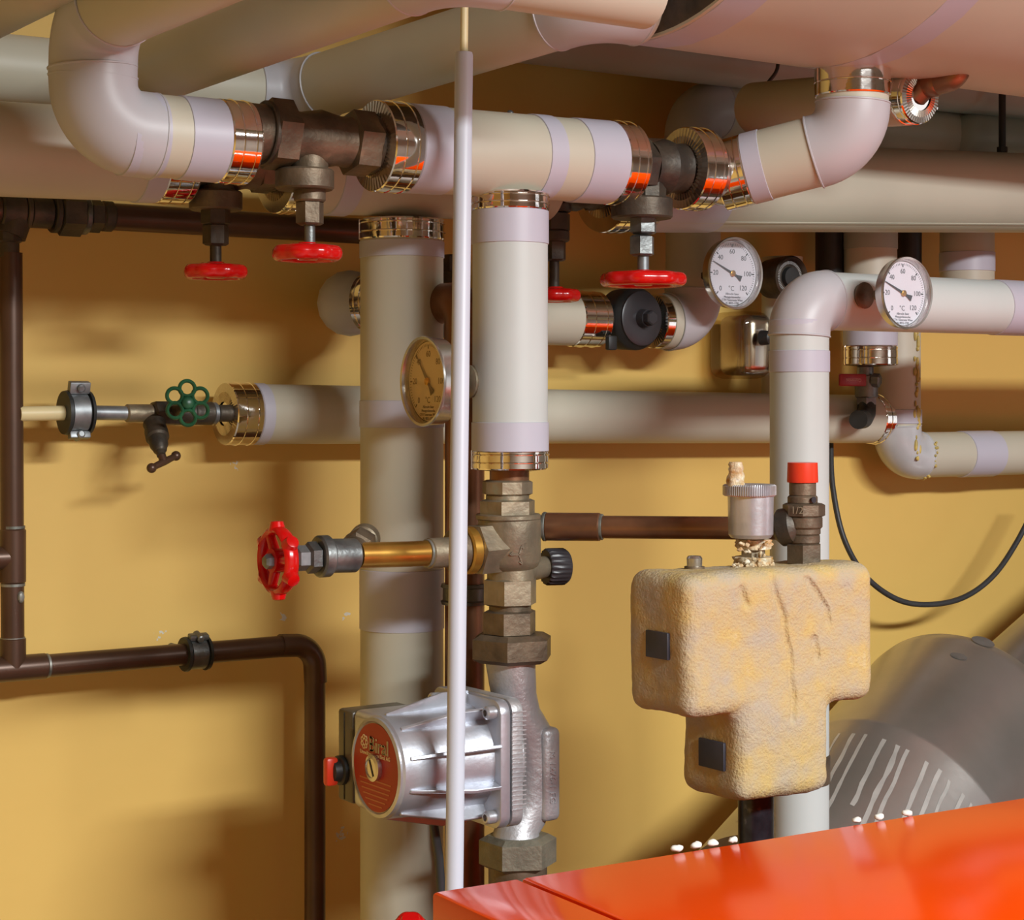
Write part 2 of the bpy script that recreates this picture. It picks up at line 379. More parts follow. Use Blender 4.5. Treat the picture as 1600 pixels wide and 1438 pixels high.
def stack(root, rows, d, m0):
    for (nm, x, y0, y1, wd, n, mm) in rows:
        vert(nm, root, x, y0, y1, wd, d, M[mm or m0], n, .25 if n == 6 else 0)
def hang_valve(name, label, xa, xb, ya, yb, d, rows, wheelp, m='bronze', hexw=.030, body=.022, neck=30, group=None):
    a, b = P(xa, ya, d), P(xb, yb, d); ax = (b-a).normalized(); L = (b-a).length; mid = (a+b)/2
    root = thing(name, label, 'valve', mid, group)
    piece('union_nut', a, a+ax*L*.13, hexw*.78, M[m], root, 32)
    piece('hex_end', a+ax*L*.13, a+ax*L*.30, hexw, M[m], root, 6, ph=.3)
    piece('seal_ring', a+ax*L*.115, a+ax*L*.15, hexw*.90, M['dark_bronze'], root, 32); piece('seal_ring', b-ax*L*.14, b-ax*L*.105, hexw*.84, M['dark_bronze'], root, 32)
    piece('hex_end', b-ax*L*.30, b-ax*L*.12, hexw*.94, M[m], root, 6, ph=.3)
    piece('union_nut', b-ax*L*.12, b, hexw*.74, M[m], root, 32)
    x, y1 = rows[0][1], rows[0][2]
    q = P(x, y1, d); top = V((q.x, mid.y, mid.z))
    mb = MB().lathe(a+ax*L*.29, ax, [(0, body), (L*.07, body*.95), (L*.21, body*1.12), (L*.35, body*.95), (L*.42, body)], 32)
    mb.lathe(V((q.x, mid.y, q.z)), Z, [(0, body*.72), (mid.z-q.z, body*.9)], 32)
    obj('valve_body', mb, M[m], root)
    stack(root, rows, d, m)
    x, y, wpx = wheelp; wheel(root, P(x, y, d), Z, wpx/2*S(x, d), M['red'], 8, .035, 5, .0052, .009, 1.25)
    return root
hang_valve('gate_valve', 'bronze valve on the front line between elbow collar and tee pipe, red wheel below', 384, 606, 205, 229, D2,
    [('bonnet_neck', 483, 235, 268, 60, 32, None), ('bonnet_flange', 476, 265, 297, 92, 48, None), ('gland', 484, 295, 316, 50, 32, None), ('packing_nut', 484, 314, 352, 44, 6, None), ('stem', 484, 350, 386, 17, 16, 'steel')], (480, 396, 110))
hang_valve('gate_valve', 'dark bronze valve with red wheel at the right end of the tee pipe', 972, 1098, 258, 266, D2,
    [('bonnet_neck', 1012, 240, 314, 58, 8, None), ('bonnet_flange', 1003, 310, 342, 96, 48, 'dark_bronze'), ('gland', 1005, 338, 366, 44, 6, 'steel'), ('packing_nut', 1003, 368, 400, 40, 6, 'steel'), ('stem', 1005, 398, 432, 18, 16, 'zinc')], (1005, 437, 133), body=.024, hexw=.026, m='dark_bronze')

# pipe from the valve up to the header
root = thing('riser_elbow_pipe', 'pale insulated elbow hanging from the header tank by a wide foil collar', 'pipe', P(1332, 215, .45))
DE = .45; re = 57*S(1332, DE)
top = P(1332, 148, DE); cor = P(1332, 222, DE); cor = V((top.x, top.y, cor.z)); end = P(1162, 266, D2+.01)
pipe(root, [top, cor, end], re*.98, re*1.2, ext=.004)
tz = P(1332, 90, DE).z; collar(root, top-Z*.002, Z, re, tz-top.z, None)
dirE = (cor-end).normalized(); collar(root, end-dirE*.024, dirE, re*.96, .028, 0, .018)
band(root, end+dirE*.004, end+dirE*.022, re*.98)
ca = P(1078, 264, D2); collar(root, ca-ax2*.010, ax2, 62*S(1085, D2), .026, 0, .022)
straight(root, ca+ax2*.014, end-dirE*.02, 48*S(1100, D2), M['crimp'], 'foil_bend')

# ------------------------------------------------------------------ first line (behind)
D1 = .2
a, b = P(-500, 208, D1), P(240, 245, D1); ax1 = (b-a).normalized(); r1 = 72*S(150, D1)
root = thing('return_pipe', 'beige insulated pipe behind the big elbow at left, short foil collar', 'pipe', b)
straight(root, a, b, r1, M['pvc']); band(root, P(208, 244, D1), b, r1); collar(root, b, ax1, r1, .030, 1, .018)
a1, b1 = P(448, 262, D1), P(848, 283, D1); axm = (b1-a1).normalized(); rm = 68*S(600, D1)
big_root = thing('return_tee_pipe', 'beige insulated line behind the tee pipe with tall vertical drop beside the conduit', 'pipe', P(626, 345, D1))
straight(big_root, a1, b1, rm, M['pvc']); collar(big_root, a1-axm*.012, axm, rm, .018, 0, .02); band(big_root, P(508, 266, D1), P(538, 268, D1), rm)
rb = 65*S(628, D1); vt = P(628, 376, D1); vb2 = P(628, 1500, D1); vb2 = V((vt.x, vt.y, .02))
straight(big_root, vb2, vt, rb, M['pvc']); collar(big_root, vt, Z, rb, P(628, 344, D1).z-vt.z, None)
for y0, y1 in ((378, 404), (626, 668), (888, 982)):
    q0, q1 = P(628, y0, D1), P(628, y1, D1); band(big_root, V((vt.x, vt.y, q1.z)), V((vt.x, vt.y, q0.z)), rb)
ar, br = P(966, 289, D1), P(2100, 312, D1); axr = (br-ar).normalized(); rr_ = 68*S(1250, D1)
root = thing('return_pipe', 'long thick beige insulated pipe running to the right edge above the gauges', 'pipe', (ar+br)/2)
straight(root, ar, br, rr_, M['pvc']); collar(root, ar-axr*.022, axr, rr_, .028, 0, .02); band(root, ar+axr*.03, ar+axr*.12, rr_)
lap = MB().box((ar+br)/2+V((0, -.55, -.83)).normalized()*(rr_+.0002), axr*(br-ar).length*.48, V((0, .83, -.55))*.0012, V((0, -.55, -.83))*.0006)
obj('jacket_seam', lap, M['pvc'], root)
hang_valve('gate_valve', 'dark bronze valve left of the hanging elbow collar, lower red wheel at left', 276, 446, 246, 261, D1,
    [('bonnet_neck', 340, 262, 302, 54, 32, None), ('bonnet_flange', 337, 299, 329, 83, 48, None), ('gland', 337, 326, 352, 46, 6, 'dark_bronze'), ('packing_nut', 337, 350, 384, 41, 6, 'dark_bronze'), ('stem', 337, 382, 414, 18, 16, 'dark_bronze')], (337, 425, 100), hexw=.028, body=.024)
hang_valve('gate_valve', 'shaded bronze valve half hidden behind the right of the white vertical pipe, red wheel', 850, 948, 284, 288, D1,
    [('bonnet_neck', 868, 300, 332, 50, 32, None), ('bonnet_flange', 866, 332, 362, 52, 6, None), ('gland', 866, 360, 378, 48, 32, None), ('packing_nut', 866, 376, 408, 38, 6, None), ('stem', 866, 405, 452, 16, 16, None)], (868, 462, 78), m='dark_bronze', hexw=.03, body=.026)

# ------------------------------------------------------------------ upper pipes that run towards the camera
q = P(22, -28, .3); root = thing('overhead_pipe', 'beige insulated pipe crossing the extreme top left corner', 'pipe', q)
straight(root, q+Y*.15, q-Y*.6, .034, M['pvc'])
nearc = P(700, -62, .62); rp = 63*S(700, .62); cw = P(292, 92, .24); cw = cw+(cw-nearc)*.30
root = thing('overhead_pipe', 'shaded beige pipe from behind the big elbow, bending right along the top edge', 'pipe', nearc)
endx = P(1010, -20, .62).x
pipe(root, [cw, nearc, V((endx, nearc.y, nearc.z))], rp, rp*1.3)
pq = P(460, 148, .075); rq = 50*S(470, .1); near3 = P(930, 2, .46)
root = thing('overhead_pipe', 'tan insulated pipe from the wall to the header end, elbowed, below the top edge', 'pipe', near3)
pipe(root, [P(-500, 62, .075), pq, near3, V((hx0-.003, near3.y, near3.z))], rq, rq*1.3, m='pvc')
q0, q1 = P(800, 48, .10), P(2100, 212, .10); root = thing('wall_pipe', 'grey green insulated pipe high on the wall under the header', 'pipe', q0)
straight(root, q0, q1, 46*S(1000, .1), M['pvc_grey'])
q0 = P(1490, 212, .09); root = thing('wall_pipe', 'grey green pipe with rounded end beside the black hanger rod', 'pipe', q0)
obj('jacket', MB().lathe(q0, P(2100, 256, .09)-q0, [(0, 0), (.002, .014), (.010, .025), (.022, .030), (1.2, .030)], 40), M['pvc_grey'], root)
root = thing('hanger_rod', 'thin black threaded hanger rod at the upper right', 'rod', P(1566, 180, .15))
q = P(1566, 236, .15); sweepo('rod', [q, V((q.x, q.y, 2.1))], .0045, M['rubber'], root, 12)
lat('nut', q-Z*.003, Z, [(0, .007), (.008, .007)], M['rubber'], root, 6)
# tan pipe behind the hanging elbow, ends in a foil star with a copper stub
a, b = P(1172, 170, .20), P(1418, 152, .43); axp = (b-a).normalized()
root = thing('stub_pipe', 'tan insulated pipe behind the hanging elbow with foil star end', 'pipe', b)
rpp = 42*S(1300, .32)
obj('jacket', MB().lathe(a-axp*.0, axp, [(0, 0), (.001, rpp*.86), (.006, rpp), ((b-a).length, rpp)], 40), M['pvc'], root)
collar(root, b-axp*.005, axp, rpp*.92, .022, 1, .014)
s1, s2 = P(1446, 134, .45), P(1498, 121, .485); sweepo('copper_stub', smoothpath([b+axp*.01, s1, s2, s2+V((.004, 0, .07))], .014), .012, M['copper'], root, 20)
lat('coupling', P(1446, 134, .45), P(1498, 121, .485)-P(1446, 134, .45), [(0, .0118), (.002, .013), (.012, .013), (.014, .0118)], M['copper'], root, 24)

# ------------------------------------------------------------------ wall pipes in the middle
DW = .07
root = thing('wall_elbow_pipe', 'pale grey vertical wall pipe with elbow turning left into the black valve', 'pipe', P(1083, 505, DW))
rw = 43*S(1083, DW); v0 = P(1083, 168, DW); v1 = P(1083, 504, DW); v1 = V((v0.x, v0.y, v1.z)); h1 = P(1062, 503, DW)
pipe(root, [V((2.4, v0.y, v0.z)), v0, v1, V((P(1052, 504, DW).x-.02, v0.y, v1.z))], rw, rw*1.05, m='pvc', ext=.004)
cx0 = P(1018, 504, DW).x; collar(root, V((cx0, v0.y, v1.z)), X, rw*.93, P(1066, 504, DW).x-cx0, 0, .014)
ZW = v1.z
root = thing('short_pipe', 'short insulated pipe between the white vertical pipe and the black valve', 'pipe', P(880, 500, DW))
x_a, x_b = P(560, 500, DW).x+.16, P(900, 500, DW).x
w0 = V((P(712, 490, DW).x, -DW, ZW)); w1 = V((x_b, -DW, ZW)); rws = rw*.93
straight(root, w0, w1, rws, M['pvc']); collar(root, w1-X*.008, X, rws, P(934, 500, DW).x-w1.x+.008, 1, .012)
root = thing('elbow_pipe', 'grey rounded insulated elbow on the wall left of the tall vertical pipe', 'pipe', P(535, 475, DW))
q = P(547, 474, DW); rE = 50*S(535, DW)
straight(root, V((q.x+.045, -.002, q.z)), q, rE*.6, M['pvc'])
obj('rounded_elbow', MB().ball(q, rE*1.04, 32), M['elbow'], root)
ac_ = V((.45, -.89, 0)).normalized(); collar(root, q+ac_*.017, ac_, rE*.84, .016, 1, .012)
piece('pipe_nipple', q+ac_*.02, q+ac_*.052, .012, M['dark_bronze'], root, 24)
root = thing('gate_valve', 'dark valve behind the white conduit, mostly hidden between the two vertical pipes', 'valve', P(716, 440, DW))
q = P(700, 484, DW); piece('valve_body', V((q.x-.04, -DW, ZW)), V((q.x+.03, -DW, ZW)), .024, M['dark_bronze'], root, 6)
stack(root, [('bonnet', 708, 425, 480, 40, 32, None), ('packing_nut', 706, 398, 428, 30, 6, None)], DW, 'dark_bronze')
# black strainer valve
root = thing('strainer_valve', 'round black valve cap with hexagonal centre between two foil collars', 'valve', P(992, 498, DW))
c = P(997, 498, DW+.02); ax = V((.1, -1, 0)).normalized(); R = 49*S(992, DW)
lat('valve_body', c-ax*.034, ax, [(0, R*.8), (.004, R*.96), (.030, R), (.034, R*.97), (.038, R*.86), (.040, R*.84), (.0405, 0)], M['rubber'], root, 48)
lat('cover_ring', c+ax*.004, ax, [(0, R*.86), (.0025, R*.86), (.0035, R*.80), (.0035, R*.30), (.012, R*.26), (.012, 0)], M['black'], root, 48)
lat('hex_plug', c+ax*.014, ax, [(0, R*.24), (.009, R*.24), (.0105, R*.20)], M['black'], root, 6)
piece('side_port', V((P(934, 500, DW).x, -DW, ZW)), V((P(985, 500, DW).x, -DW, ZW)), .017, M['rubber'], root, 32)
obj('lug', MB().box(P(955, 536, DW+.03), X*.006, Y*.004, Z*.008), M['rubber'], root, bevel=.002)

# lower wall line
D3 = .05
a, b = P(388, 647, D3), P(1362, 655, D3); ax3 = (b-a).normalized(); r5 = 47*S(400, D3)
root = thing('wall_pipe', 'long grey insulated pipe across the wall behind all vertical pipes', 'pipe', (a+b)/2)
straight(root, a, b, r5, M['pvc']); collar(root, a-ax3*.026, ax3, r5, .030, 0, .012); band(root, a+ax3*.004, a+ax3*.016, r5, 'lilac')
collar(root, b-ax3*.004, ax3, r5, .026, 1, .02)
# lower right pipe with clear taped elbow
root = thing('lower_right_pipe', 'milky taped elbow and pipe leaving the frame at the right below the long wall pipe', 'pipe', P(1402, 712, .06))
v0 = P(1402, 505, .06); v1 = P(1402, 712, .06); v1 = V((v0.x, v0.y, v1.z)); rr3 = 37*S(1402, .06)
e = V((P(2100, 700, .06).x, v0.y, P(1500, 710, .06).z))
pipe(root, [v0, v1, e], rr3*.97, rr3*1.05, m='pvc', me='milky', ext=.006)
band(root, V((v0.x, v0.y, P(1402, 662, .06).z)), V((v0.x, v0.y, P(1402, 640, .06).z)), rr3)
band(root, V((P(1500, 700, .06).x, v0.y, e.z)), V((P(1548, 700, .06).x, v0.y, e.z)), rr3*.98)
mb = MB()
for k in range(46):
    tt = random.random(); zz = v0.z*(1-tt)+(v1.z-.03)*tt; an = .15+random.gauss(0, .10); dr = V((math.sin(an), -math.cos(an), 0))
    mb.ball(V((v0.x, v0.y, zz))+dr*(rr3+.0004), random.uniform(.0012, .0026), 8, (1, 1, random.uniform(1, 3.5)))
for k in range(22):
    an = random.uniform(-2.4, .6); q = V((v0.x+rr3*1.32, v0.y, v1.z)); mb.ball(q+V((random.uniform(-.004, .004), -math.cos(an)*rr3*1.02, math.sin(an)*rr3*1.02)), random.uniform(.001, .0022), 8)
o = obj('glue_drips', mb, M['glue'], root); o['kind'] = 'stuff'

# front vertical pipe at the right with elbow and gauge line
D4 = .36
v0 = P(1250, 1400, D4); v1 = P(1249, 469, D4); v0 = V((v1.x, v1.y, .02)); r4 = 46*S(1249, D4)
h_end = P(1598, 482, D4)
root = thing('gauge_pipe', 'white insulated pipe rising behind the foam block, elbowed right at gauge height', 'pipe', v1)
h_end = v1+(h_end-v1)*2.6
pipe(root, [v0, v1, h_end], r4, r4*1.08, m='pvc_white', ext=.004)
hb = (h_end-v1).normalized(); band(root, v1+hb*((P(1552, 480, D4)-v1).length), h_end, r4)
for y0, y1 in ((500, 524), (548, 582)):
    band(root, V((v1.x, v1.y, P(1249, y1, D4).z)), V((v1.x, v1.y, P(1249, y0, D4).z)), r4)
lat('metal_ring', V((v1.x, v1.y, P(1256, 1222, D4).z)), Z, [(0, r4*1.002), (.001, r4+.0012), (.028, r4+.0012), (.029, r4*1.002)], M['bronze'], root, 40)
# pipes behind, between line and gauge pipe
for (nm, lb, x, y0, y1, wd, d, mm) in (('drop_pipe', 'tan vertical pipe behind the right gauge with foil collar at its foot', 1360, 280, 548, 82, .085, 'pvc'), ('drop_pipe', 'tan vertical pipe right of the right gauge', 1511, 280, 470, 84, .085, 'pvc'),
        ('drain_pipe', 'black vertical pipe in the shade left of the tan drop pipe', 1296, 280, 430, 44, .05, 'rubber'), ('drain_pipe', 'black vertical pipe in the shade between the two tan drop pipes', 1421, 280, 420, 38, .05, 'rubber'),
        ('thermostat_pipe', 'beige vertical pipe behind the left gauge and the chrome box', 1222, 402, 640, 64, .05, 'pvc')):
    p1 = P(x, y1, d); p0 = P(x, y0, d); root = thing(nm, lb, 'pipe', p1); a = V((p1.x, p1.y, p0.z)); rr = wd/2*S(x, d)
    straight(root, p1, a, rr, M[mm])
    if x == 1360:
        collar(root, p1-Z*.018, Z, rr, .024, 0, .012); band(root, p1+Z*.006, p1+Z*.036, rr); band(root, V((p1.x, p1.y, P(x, 390, d).z)), V((p1.x, p1.y, P(x, 360, d).z)), rr, 'pvc_grey')
    if x == 1511: band(root, V((p1.x, p1.y, P(x, 425, d).z)), V((p1.x, p1.y, P(x, 395, d).z)), rr)

# ball valve with red lever
DB = .085
root = thing('ball_valve', 'steel drain valve with dark red lever and black hose stub under a foil collar', 'valve', P(1352, 600, DB))
stack(root, [('neck', 1352, 572, 590, 26, 32, 'steel'), ('valve_body', 1354, 586, 622, 36, 32, 'steel'), ('hex_nut', 1354, 608, 634, 34, 6, 'zinc')], DB, 'steel')
k = S(1350, DB)
piece('side_nut', P(1362, 594, DB+.012), P(1376, 595, DB+.022), 11*k, M['steel'], root, 6)
lev = P(1332, 594, DB+.028); o = obj('lever', MB().box(lev, X*.022, Y*.002, Z*.0075), M['lever'], root, bevel=.0018)
flat('lever_lettering', text_mesh('Giacomini', .0062, lev-Y*.0022, -X, -Z), M['lever_ink'], o)
hp = [P(1354, 630, DB), P(1354, 645, DB+.004), P(1349, 655, DB+.014), P(1341, 656, DB+.026)]
obj('hose_stub', MB().sweep(smoothpath(hp, .008), .0115, 20), M['rubber'], root, 50)

# chrome sensor box and round dial behind the elbow
root = thing('sensor_box', 'dusty chrome box in a clear cover under the left gauge', 'box', P(1165, 540, .06))
c = P(1166, 540, .05); o = obj('housing', MB().box(c, X*.022, Y*.030, Z*.036), M['chrome'], root, bevel=.012, seg=4)
obj('clear_cover', MB().box(c+V((-.010, .0, 0)), X*.026, Y*.034, Z*.040), M['clear'], root, bevel=.015, seg=4)
sweepo('bracket', smoothpath([c+V((.016, -.034, .03)), c+V((.012, -.034, -.035)), c+V((.06, -.034, -.036))], .01), .0035, M['chrome'], root, 12)
lat('knob', P(1190, 528, .09), V((.3, -1, 0)), [(0, .009), (.012, .008), (.014, .006)], M['rubber'], root, 20)
root = thing('round_gauge', 'black rimmed round instrument half hidden behind the white elbow', 'gauge', P(1232, 432, .09))
c = P(1230, 434, .085); R = 34*S(1230, .09)
lat('case', c+Y*.03, -Y, [(0, R*.9), (.03, R), (.038, R), (.040, R*.92), (.036, R*.80), (.034, R*.78), (.034, 0)], M['dark_bronze'], root, 48)
mb = MB()
for i in range(60):
    t_ = 2*PI*i/60; q = V((math.cos(t_), 0, math.sin(t_))); mb.box(c-Y*.0046+q*R*.68, q*.0018, V((-q.z, 0, q.x))*.0003, Y*.0003)
obj('scale_marks', mb, M['chrome'], root)
lat('centre_cap', c-Y*.0035, -Y, [(0, R*.5), (.006, R*.45), (.007, 0)], M['rubber'], root, 32)

# ------------------------------------------------------------------ dial thermometers
def gauge(name, label, c, nrm, R, ang, old=False, stem_len=.03):
    nrm = nrm.normalized(); root = thing(name, label, 'gauge', c)
    rt = Z.cross(nrm).normalized(); up = nrm.cross(rt)      # rt: the reader's right
    dm, im = (M['dial_old'], M['ink_old']) if old else (M['dial'], M['ink'])
    dep = R*(.44 if old else .30)
    lat('case', c-nrm*dep, nrm, [(0, R*.9), (.001, R*.95), (dep*.9, R*.985), (dep, R), (dep+.0015, R*.985), (dep+.001, R*.93), (dep-.002, R*.9), (dep-.006, R*.885), (dep-.0065, 0)], M['chrome'], root, 64)
    f = c-nrm*.0058; d_ = lat('dial', f, nrm, [(0, R*.875), (.0004, R*.875)], dm, root, 64)
    mb = MB()
    for i in range(61):
        t_ = math.radians(-135+270*i/60); q = rt*math.sin(t_)+up*math.cos(t_); s_ = q.cross(nrm)
        big = i % 10 == 0
        mb.box(f+nrm*.0005+q*R*(.765 if big else .80), q*R*(.045 if big else .028), s_*(.0007 if big else .00022), nrm*.0001)
    obj('scale_marks', mb, im, d_)
    mb = MB(); sz = R*.195
    for i in range(7):
        t_ = math.radians(-135+45*i); q = rt*math.sin(t_)+up*math.cos(t_)
        add(mb, text_mesh(str(20*i), sz, f+nrm*.0005+q*R*(.60 if i in (0, 1, 2, 3, 4) else .56), rt, up, .0001))
    add(mb, text_mesh('°C', sz, f+nrm*.0005-up*R*.42-rt*R*.03, rt, up, .0001))
    for i, s_ in enumerate(('Albrecht Saier', 'Messgerätewerke', 'CTH Tannreute Wien', 'N. 8055-1700')):
        add(mb, text_mesh(s_, R*.085, f+nrm*.0005-up*R*(.565+.085*i), rt, up, .0001))
    flat('lettering', mb, im, d_)
    t_ = math.radians(ang); q = rt*math.sin(t_)+up*math.cos(t_); s_ = q.cross(nrm); g = f+nrm*.0016
    mb = MB(); i0 = len(mb.v)
    for (h, wd) in ((R*.78, .0003), (0, .0013), (-R*.16, .0012), (-R*.34, R*.085)):
        for zz in (-.0002, .0002): mb.v += [g+q*h+s_*wd+nrm*zz, g+q*h-s_*wd+nrm*zz]
    for j in range(3):
        b_ = i0+4*j; mb.f += [(b_, b_+1, b_+5, b_+4), (b_+2, b_+3, b_+7, b_+6), (b_, b_+2, b_+6, b_+4), (b_+1, b_+3, b_+7, b_+5)]
    mb.f += [(i0, i0+1, i0+3, i0+2), (i0+12, i0+13, i0+15, i0+14)]
    obj('needle', mb, im, root)
    lat('hub', f+nrm*.0008, nrm, [(0, R*.085), (.002, R*.085), (.0024, R*.06)], M['brass'], root, 20)
    lat('glass', c-nrm*.0018, nrm, [(0, R*.90), (.0006, R*.90)], M['glass_old' if old else 'glass'], root, 64)
    lat('stem', c-nrm*(dep+stem_len), nrm, [(0, .006), (stem_len*.3, .006), (stem_len*.3, .010), (stem_len*.75, .010), (stem_len*.75, .006), (stem_len, .006)], M['bronze'], root, 6)
    return root
gR = 57*S(1418, .445)
gc = P(1417, 458, .445)
gauge('thermometer', 'round white dial thermometer on the white elbow pipe at right', gc, V((.02, -1, .0)), gR, -67, stem_len=.03)
lat('grommet', V((gc.x-.004, v1.y-r4*.96, gc.z)), -Y, [(0, .0125), (.003, .0135), (.005, .009)], M['bronze'], bpy.data.objects['thermometer'], 24)
gauge('thermometer', 'round white dial thermometer half in shade beside the grey wall elbow', P(1149, 427, .16), V((.02, -1, .0)), 57*S(1149, .16), -66, stem_len=.04)
D3g = D2-.014; gx = P(797, 596, D2); c = P(661, 596, D3g)
gauge('thermometer', 'old yellowed dial thermometer seen edge on, left of the white conduit', c, V((-1, .03, 0)), 71*S(665, D3g), -40, True, stem_len=max(.02, gx.x-rv-c.x-.02))
lat('grommet', V((va.x-rv*.93, va.y+.014, c.z)), -X, [(-.004, .014), (.005, .015), (.008, .010)], M['bronze_light'], bpy.data.objects['thermometer.002'], 24)

# ------------------------------------------------------------------ left wall: copper pipe, upper pipe with fittings
DC = .06
k = S(200, DC); rc = 17.5*k
t0 = P(20, 1045, DC); cn = P(488, 1002, DC); dn = P(499, 1500, DC)
cn = P(492, 1006, DC); dn = V((cn.x, cn.y, .02))
up_ = V((t0.x-.002, t0.y, P(15, 395, DC).z))
root = thing('copper_pipe', 'dark brown copper pipe at left, sloping across then elbowed straight down', 'pipe', t0)
lft = t0-(cn-t0).normalized()*.5
axc = (cn-t0).normalized()
runs, arcs = fillet([lft, cn, dn], rc*2.2)
straight(root, lft, runs[0][1], rc, M['copper_dark'], 'tube', 28); straight(root, runs[1][0], dn, rc, M['copper_dark'], 'tube', 28)
pts = arcs[0]; tt0 = (pts[0]-pts[1]).normalized(); tt1 = (pts[-1]-pts[-2]).normalized()
obj('elbow_fitting', MB().sweep([pts[0]+tt0*.016]+pts+[pts[-1]+tt1*.016], rc*1.09, 28), M['copper_dark'], root, 50)
piece('tee_fitting', t0-axc*.03, t0+axc*.032, rc*1.12, M['copper_dark'], root); piece('solder_ring', t0+axc*.031, t0+axc*.034, rc*1.07, M['solder'], root)
straight(root, t0, up_, rc, M['copper_dark'], 'tube', 28)
piece('tee_branch', t0, V((t0.x, t0.y, P(20, 996, DC).z)), rc*1.12, M['copper_dark'], root)
for y in (998, 914, 824):
    zz = P(20, y, DC).z; lat('solder_ring', V((t0.x, t0.y, zz-.0012)), Z, [(0, rc*1.05), (.0024, rc*1.05)], M['solder'], root, 28)
obj('solder_drip', MB().ball(V((t0.x+.004, t0.y-rc*.95, P(22, 932, DC).z)), .0035, 10, (1, 1, 1.6)), M['solder'], root)
z0, z1 = P(20, 912, DC).z, P(20, 826, DC).z; piece('tee_fitting', V((t0.x, t0.y, z0)), V((t0.x, t0.y, z1)), rc*1.12, M['copper_dark'], root)
zz = P(10, 872, DC).z; piece('branch', V((t0.x, t0.y, zz)), V((t0.x-.5, t0.y, zz)), rc*1.0, M['copper_dark'], root)
stack(root, [('threaded_adapter', 14, 376, 404, 32, 32, 'dark_bronze'), ('hex_adapter', 14, 344, 380, 42, 8, 'dark_bronze')], DC, 'dark_bronze')
# clamp on the copper pipe
def clamp(name, label, c, ax, r, m1, lugs):
    ax = ax.normalized(); root = thing(name, label, 'clamp', c); u, w_, _ = frame(ax)
    lat('rubber_liner', c-ax*.013, ax, [(0, r*1.0), (0, r*1.55), (.003, r*1.6), (.003, r*1.34), (.022, r*1.34), (.022, r*1.6), (.025, r*1.55), (.025, r)], M['rubber'], root, 32)
    lat('steel_band', c-ax*.0085, ax, [(0, r*1.35), (0, r*1.43), (.016, r*1.43), (.016, r*1.35)], m1, root, 32)
    for (v_, w2) in lugs:
        d_ = v_.normalized(); o = obj('lug', MB().box(c+d_*r*(1.43+w2/2), ax*.010, d_*r*w2/2, ax.cross(d_)*.004), m1, root, bevel=.001)
        obj('screw', MB().lathe(c+d_*r*(1.43+w2*.55)+ax.cross(d_)*-.007, ax.cross(d_), [(0, .0025), (.0012, .0038), (.014, .0038), (.015, .0025)], 12), m1, o)
    sweepo('wall_stud', [c+Y*r*1.3, V((c.x, -.0005, c.z))], .004, M['steel'], root, 12)
    return root
clamp('pipe_clamp', 'rubber lined steel clamp on the sloping dark copper pipe', t0+axc*((P(306, 1018, DC)-t0).length), axc, rc, M['steel'], [(V((0, -.35, 1)), .5)])
# upper iron pipe
a, b = P(28, 330, DC), P(640, 366, DC); root = thing('iron_pipe', 'dark brown iron pipe with union fittings below the beige return pipe at left', 'pipe', a)
axu = (b-a).normalized(); rc2 = 21*S(300, DC)
straight(root, a-axu*.5, b, rc2, M['copper_dark'], 'tube', 28)
def hz(nm, x0_, x1_, y_, hh, n, mm, d=DC):
    yy = lambda x: 330+(x-28)*36/612
    piece(nm, P(x0_, yy(x0_), d), P(x1_, yy(x1_), d), hh/2*S(x0_, d), M[mm], root, n)
hz('tee_fitting', -2, 36, 0, 58, 32, 'dark_bronze'); hz('flange_ring', 36, 44, 0, 60, 32, 'dark_bronze'); hz('union_body', 44, 80, 0, 50, 32, 'dark_bronze'); hz('flange_ring', 80, 90, 0, 62, 32, 'dark_bronze')
hz('union_nut', 90, 128, 0, 70, 6, 'dark_bronze'); hz('gasket', 126, 136, 0, 62, 32, 'steel'); hz('hex_end', 136, 158, 0, 54, 6, 'dark_bronze'); hz('reducer', 158, 176, 0, 48, 32, 'dark_bronze')
obj('tee_branch', MB().sweep([a, V((a.x-.008, a.y, P(14, 368, DC).z))], rc2*1.15, 28), M['dark_bronze'], root)

# ------------------------------------------------------------------ little cream pipe, clamp, green wheel valve and tap
DG = .065
c = P(120, 645, DG); q = P(30, 647, DG)
root = thing('cream_pipe', 'thin cream painted pipe running from the copper pipe to the black clamp', 'pipe', q)
kz = S(120, DG); mid = V((c.x, c.y, c.z)); sweepo('tube', [V((q.x, c.y, q.z)), mid], 11.5*kz, M['cream'], root)
clamp('pipe_clamp', 'black rubber wall clamp with zinc band and screw lugs on the cream pipe', mid, X, 12.5*kz*1.75, M['zinc'], [(V((0, -.25, 1)), .85), (V((0, -.3, -1)), .5)])
root = thing('stop_valve', 'small brass stop valve with green flower handwheel and drain tap', 'valve', P(260, 645, DG))
sweepo('zinc_tube', [mid+X*.012, P(206, 646, DG)], 11.5*kz, M['zinc'], root)
axg = (P(340, 645, DG)-P(206, 646, DG)).normalized()
piece('socket', P(196, 646, DG), P(238, 646, DG), 14.5*kz, M['bronze_light'], root, 32)
piece('hex_body', P(238, 646, DG), P(278, 646, DG), 21*kz, M['dark_bronze'], root, 6, ph=.4)
piece('union_body', P(300, 646, DG), P(332, 646, DG), 19*kz, M['dark_bronze'], root, 32)
piece('white_ring', P(330, 646, DG), P(338, 646, DG), 18*kz, M['zinc'], root, 32)
piece('tail_piece', P(338, 646, DG), P(366, 646, DG), 14*kz, M['dark_bronze'], root, 32)
piece('hex_core', P(270, 646, DG), P(303, 646, DG), 19*kz, M['dark_bronze'], root, 32)
wc = P(293, 630, DG+.045); axw = V((-.22, -1, .12)).normalized(); u, w_, _ = frame(axw)
mb = MB(); R6 = 23*S(293, DG+.04)
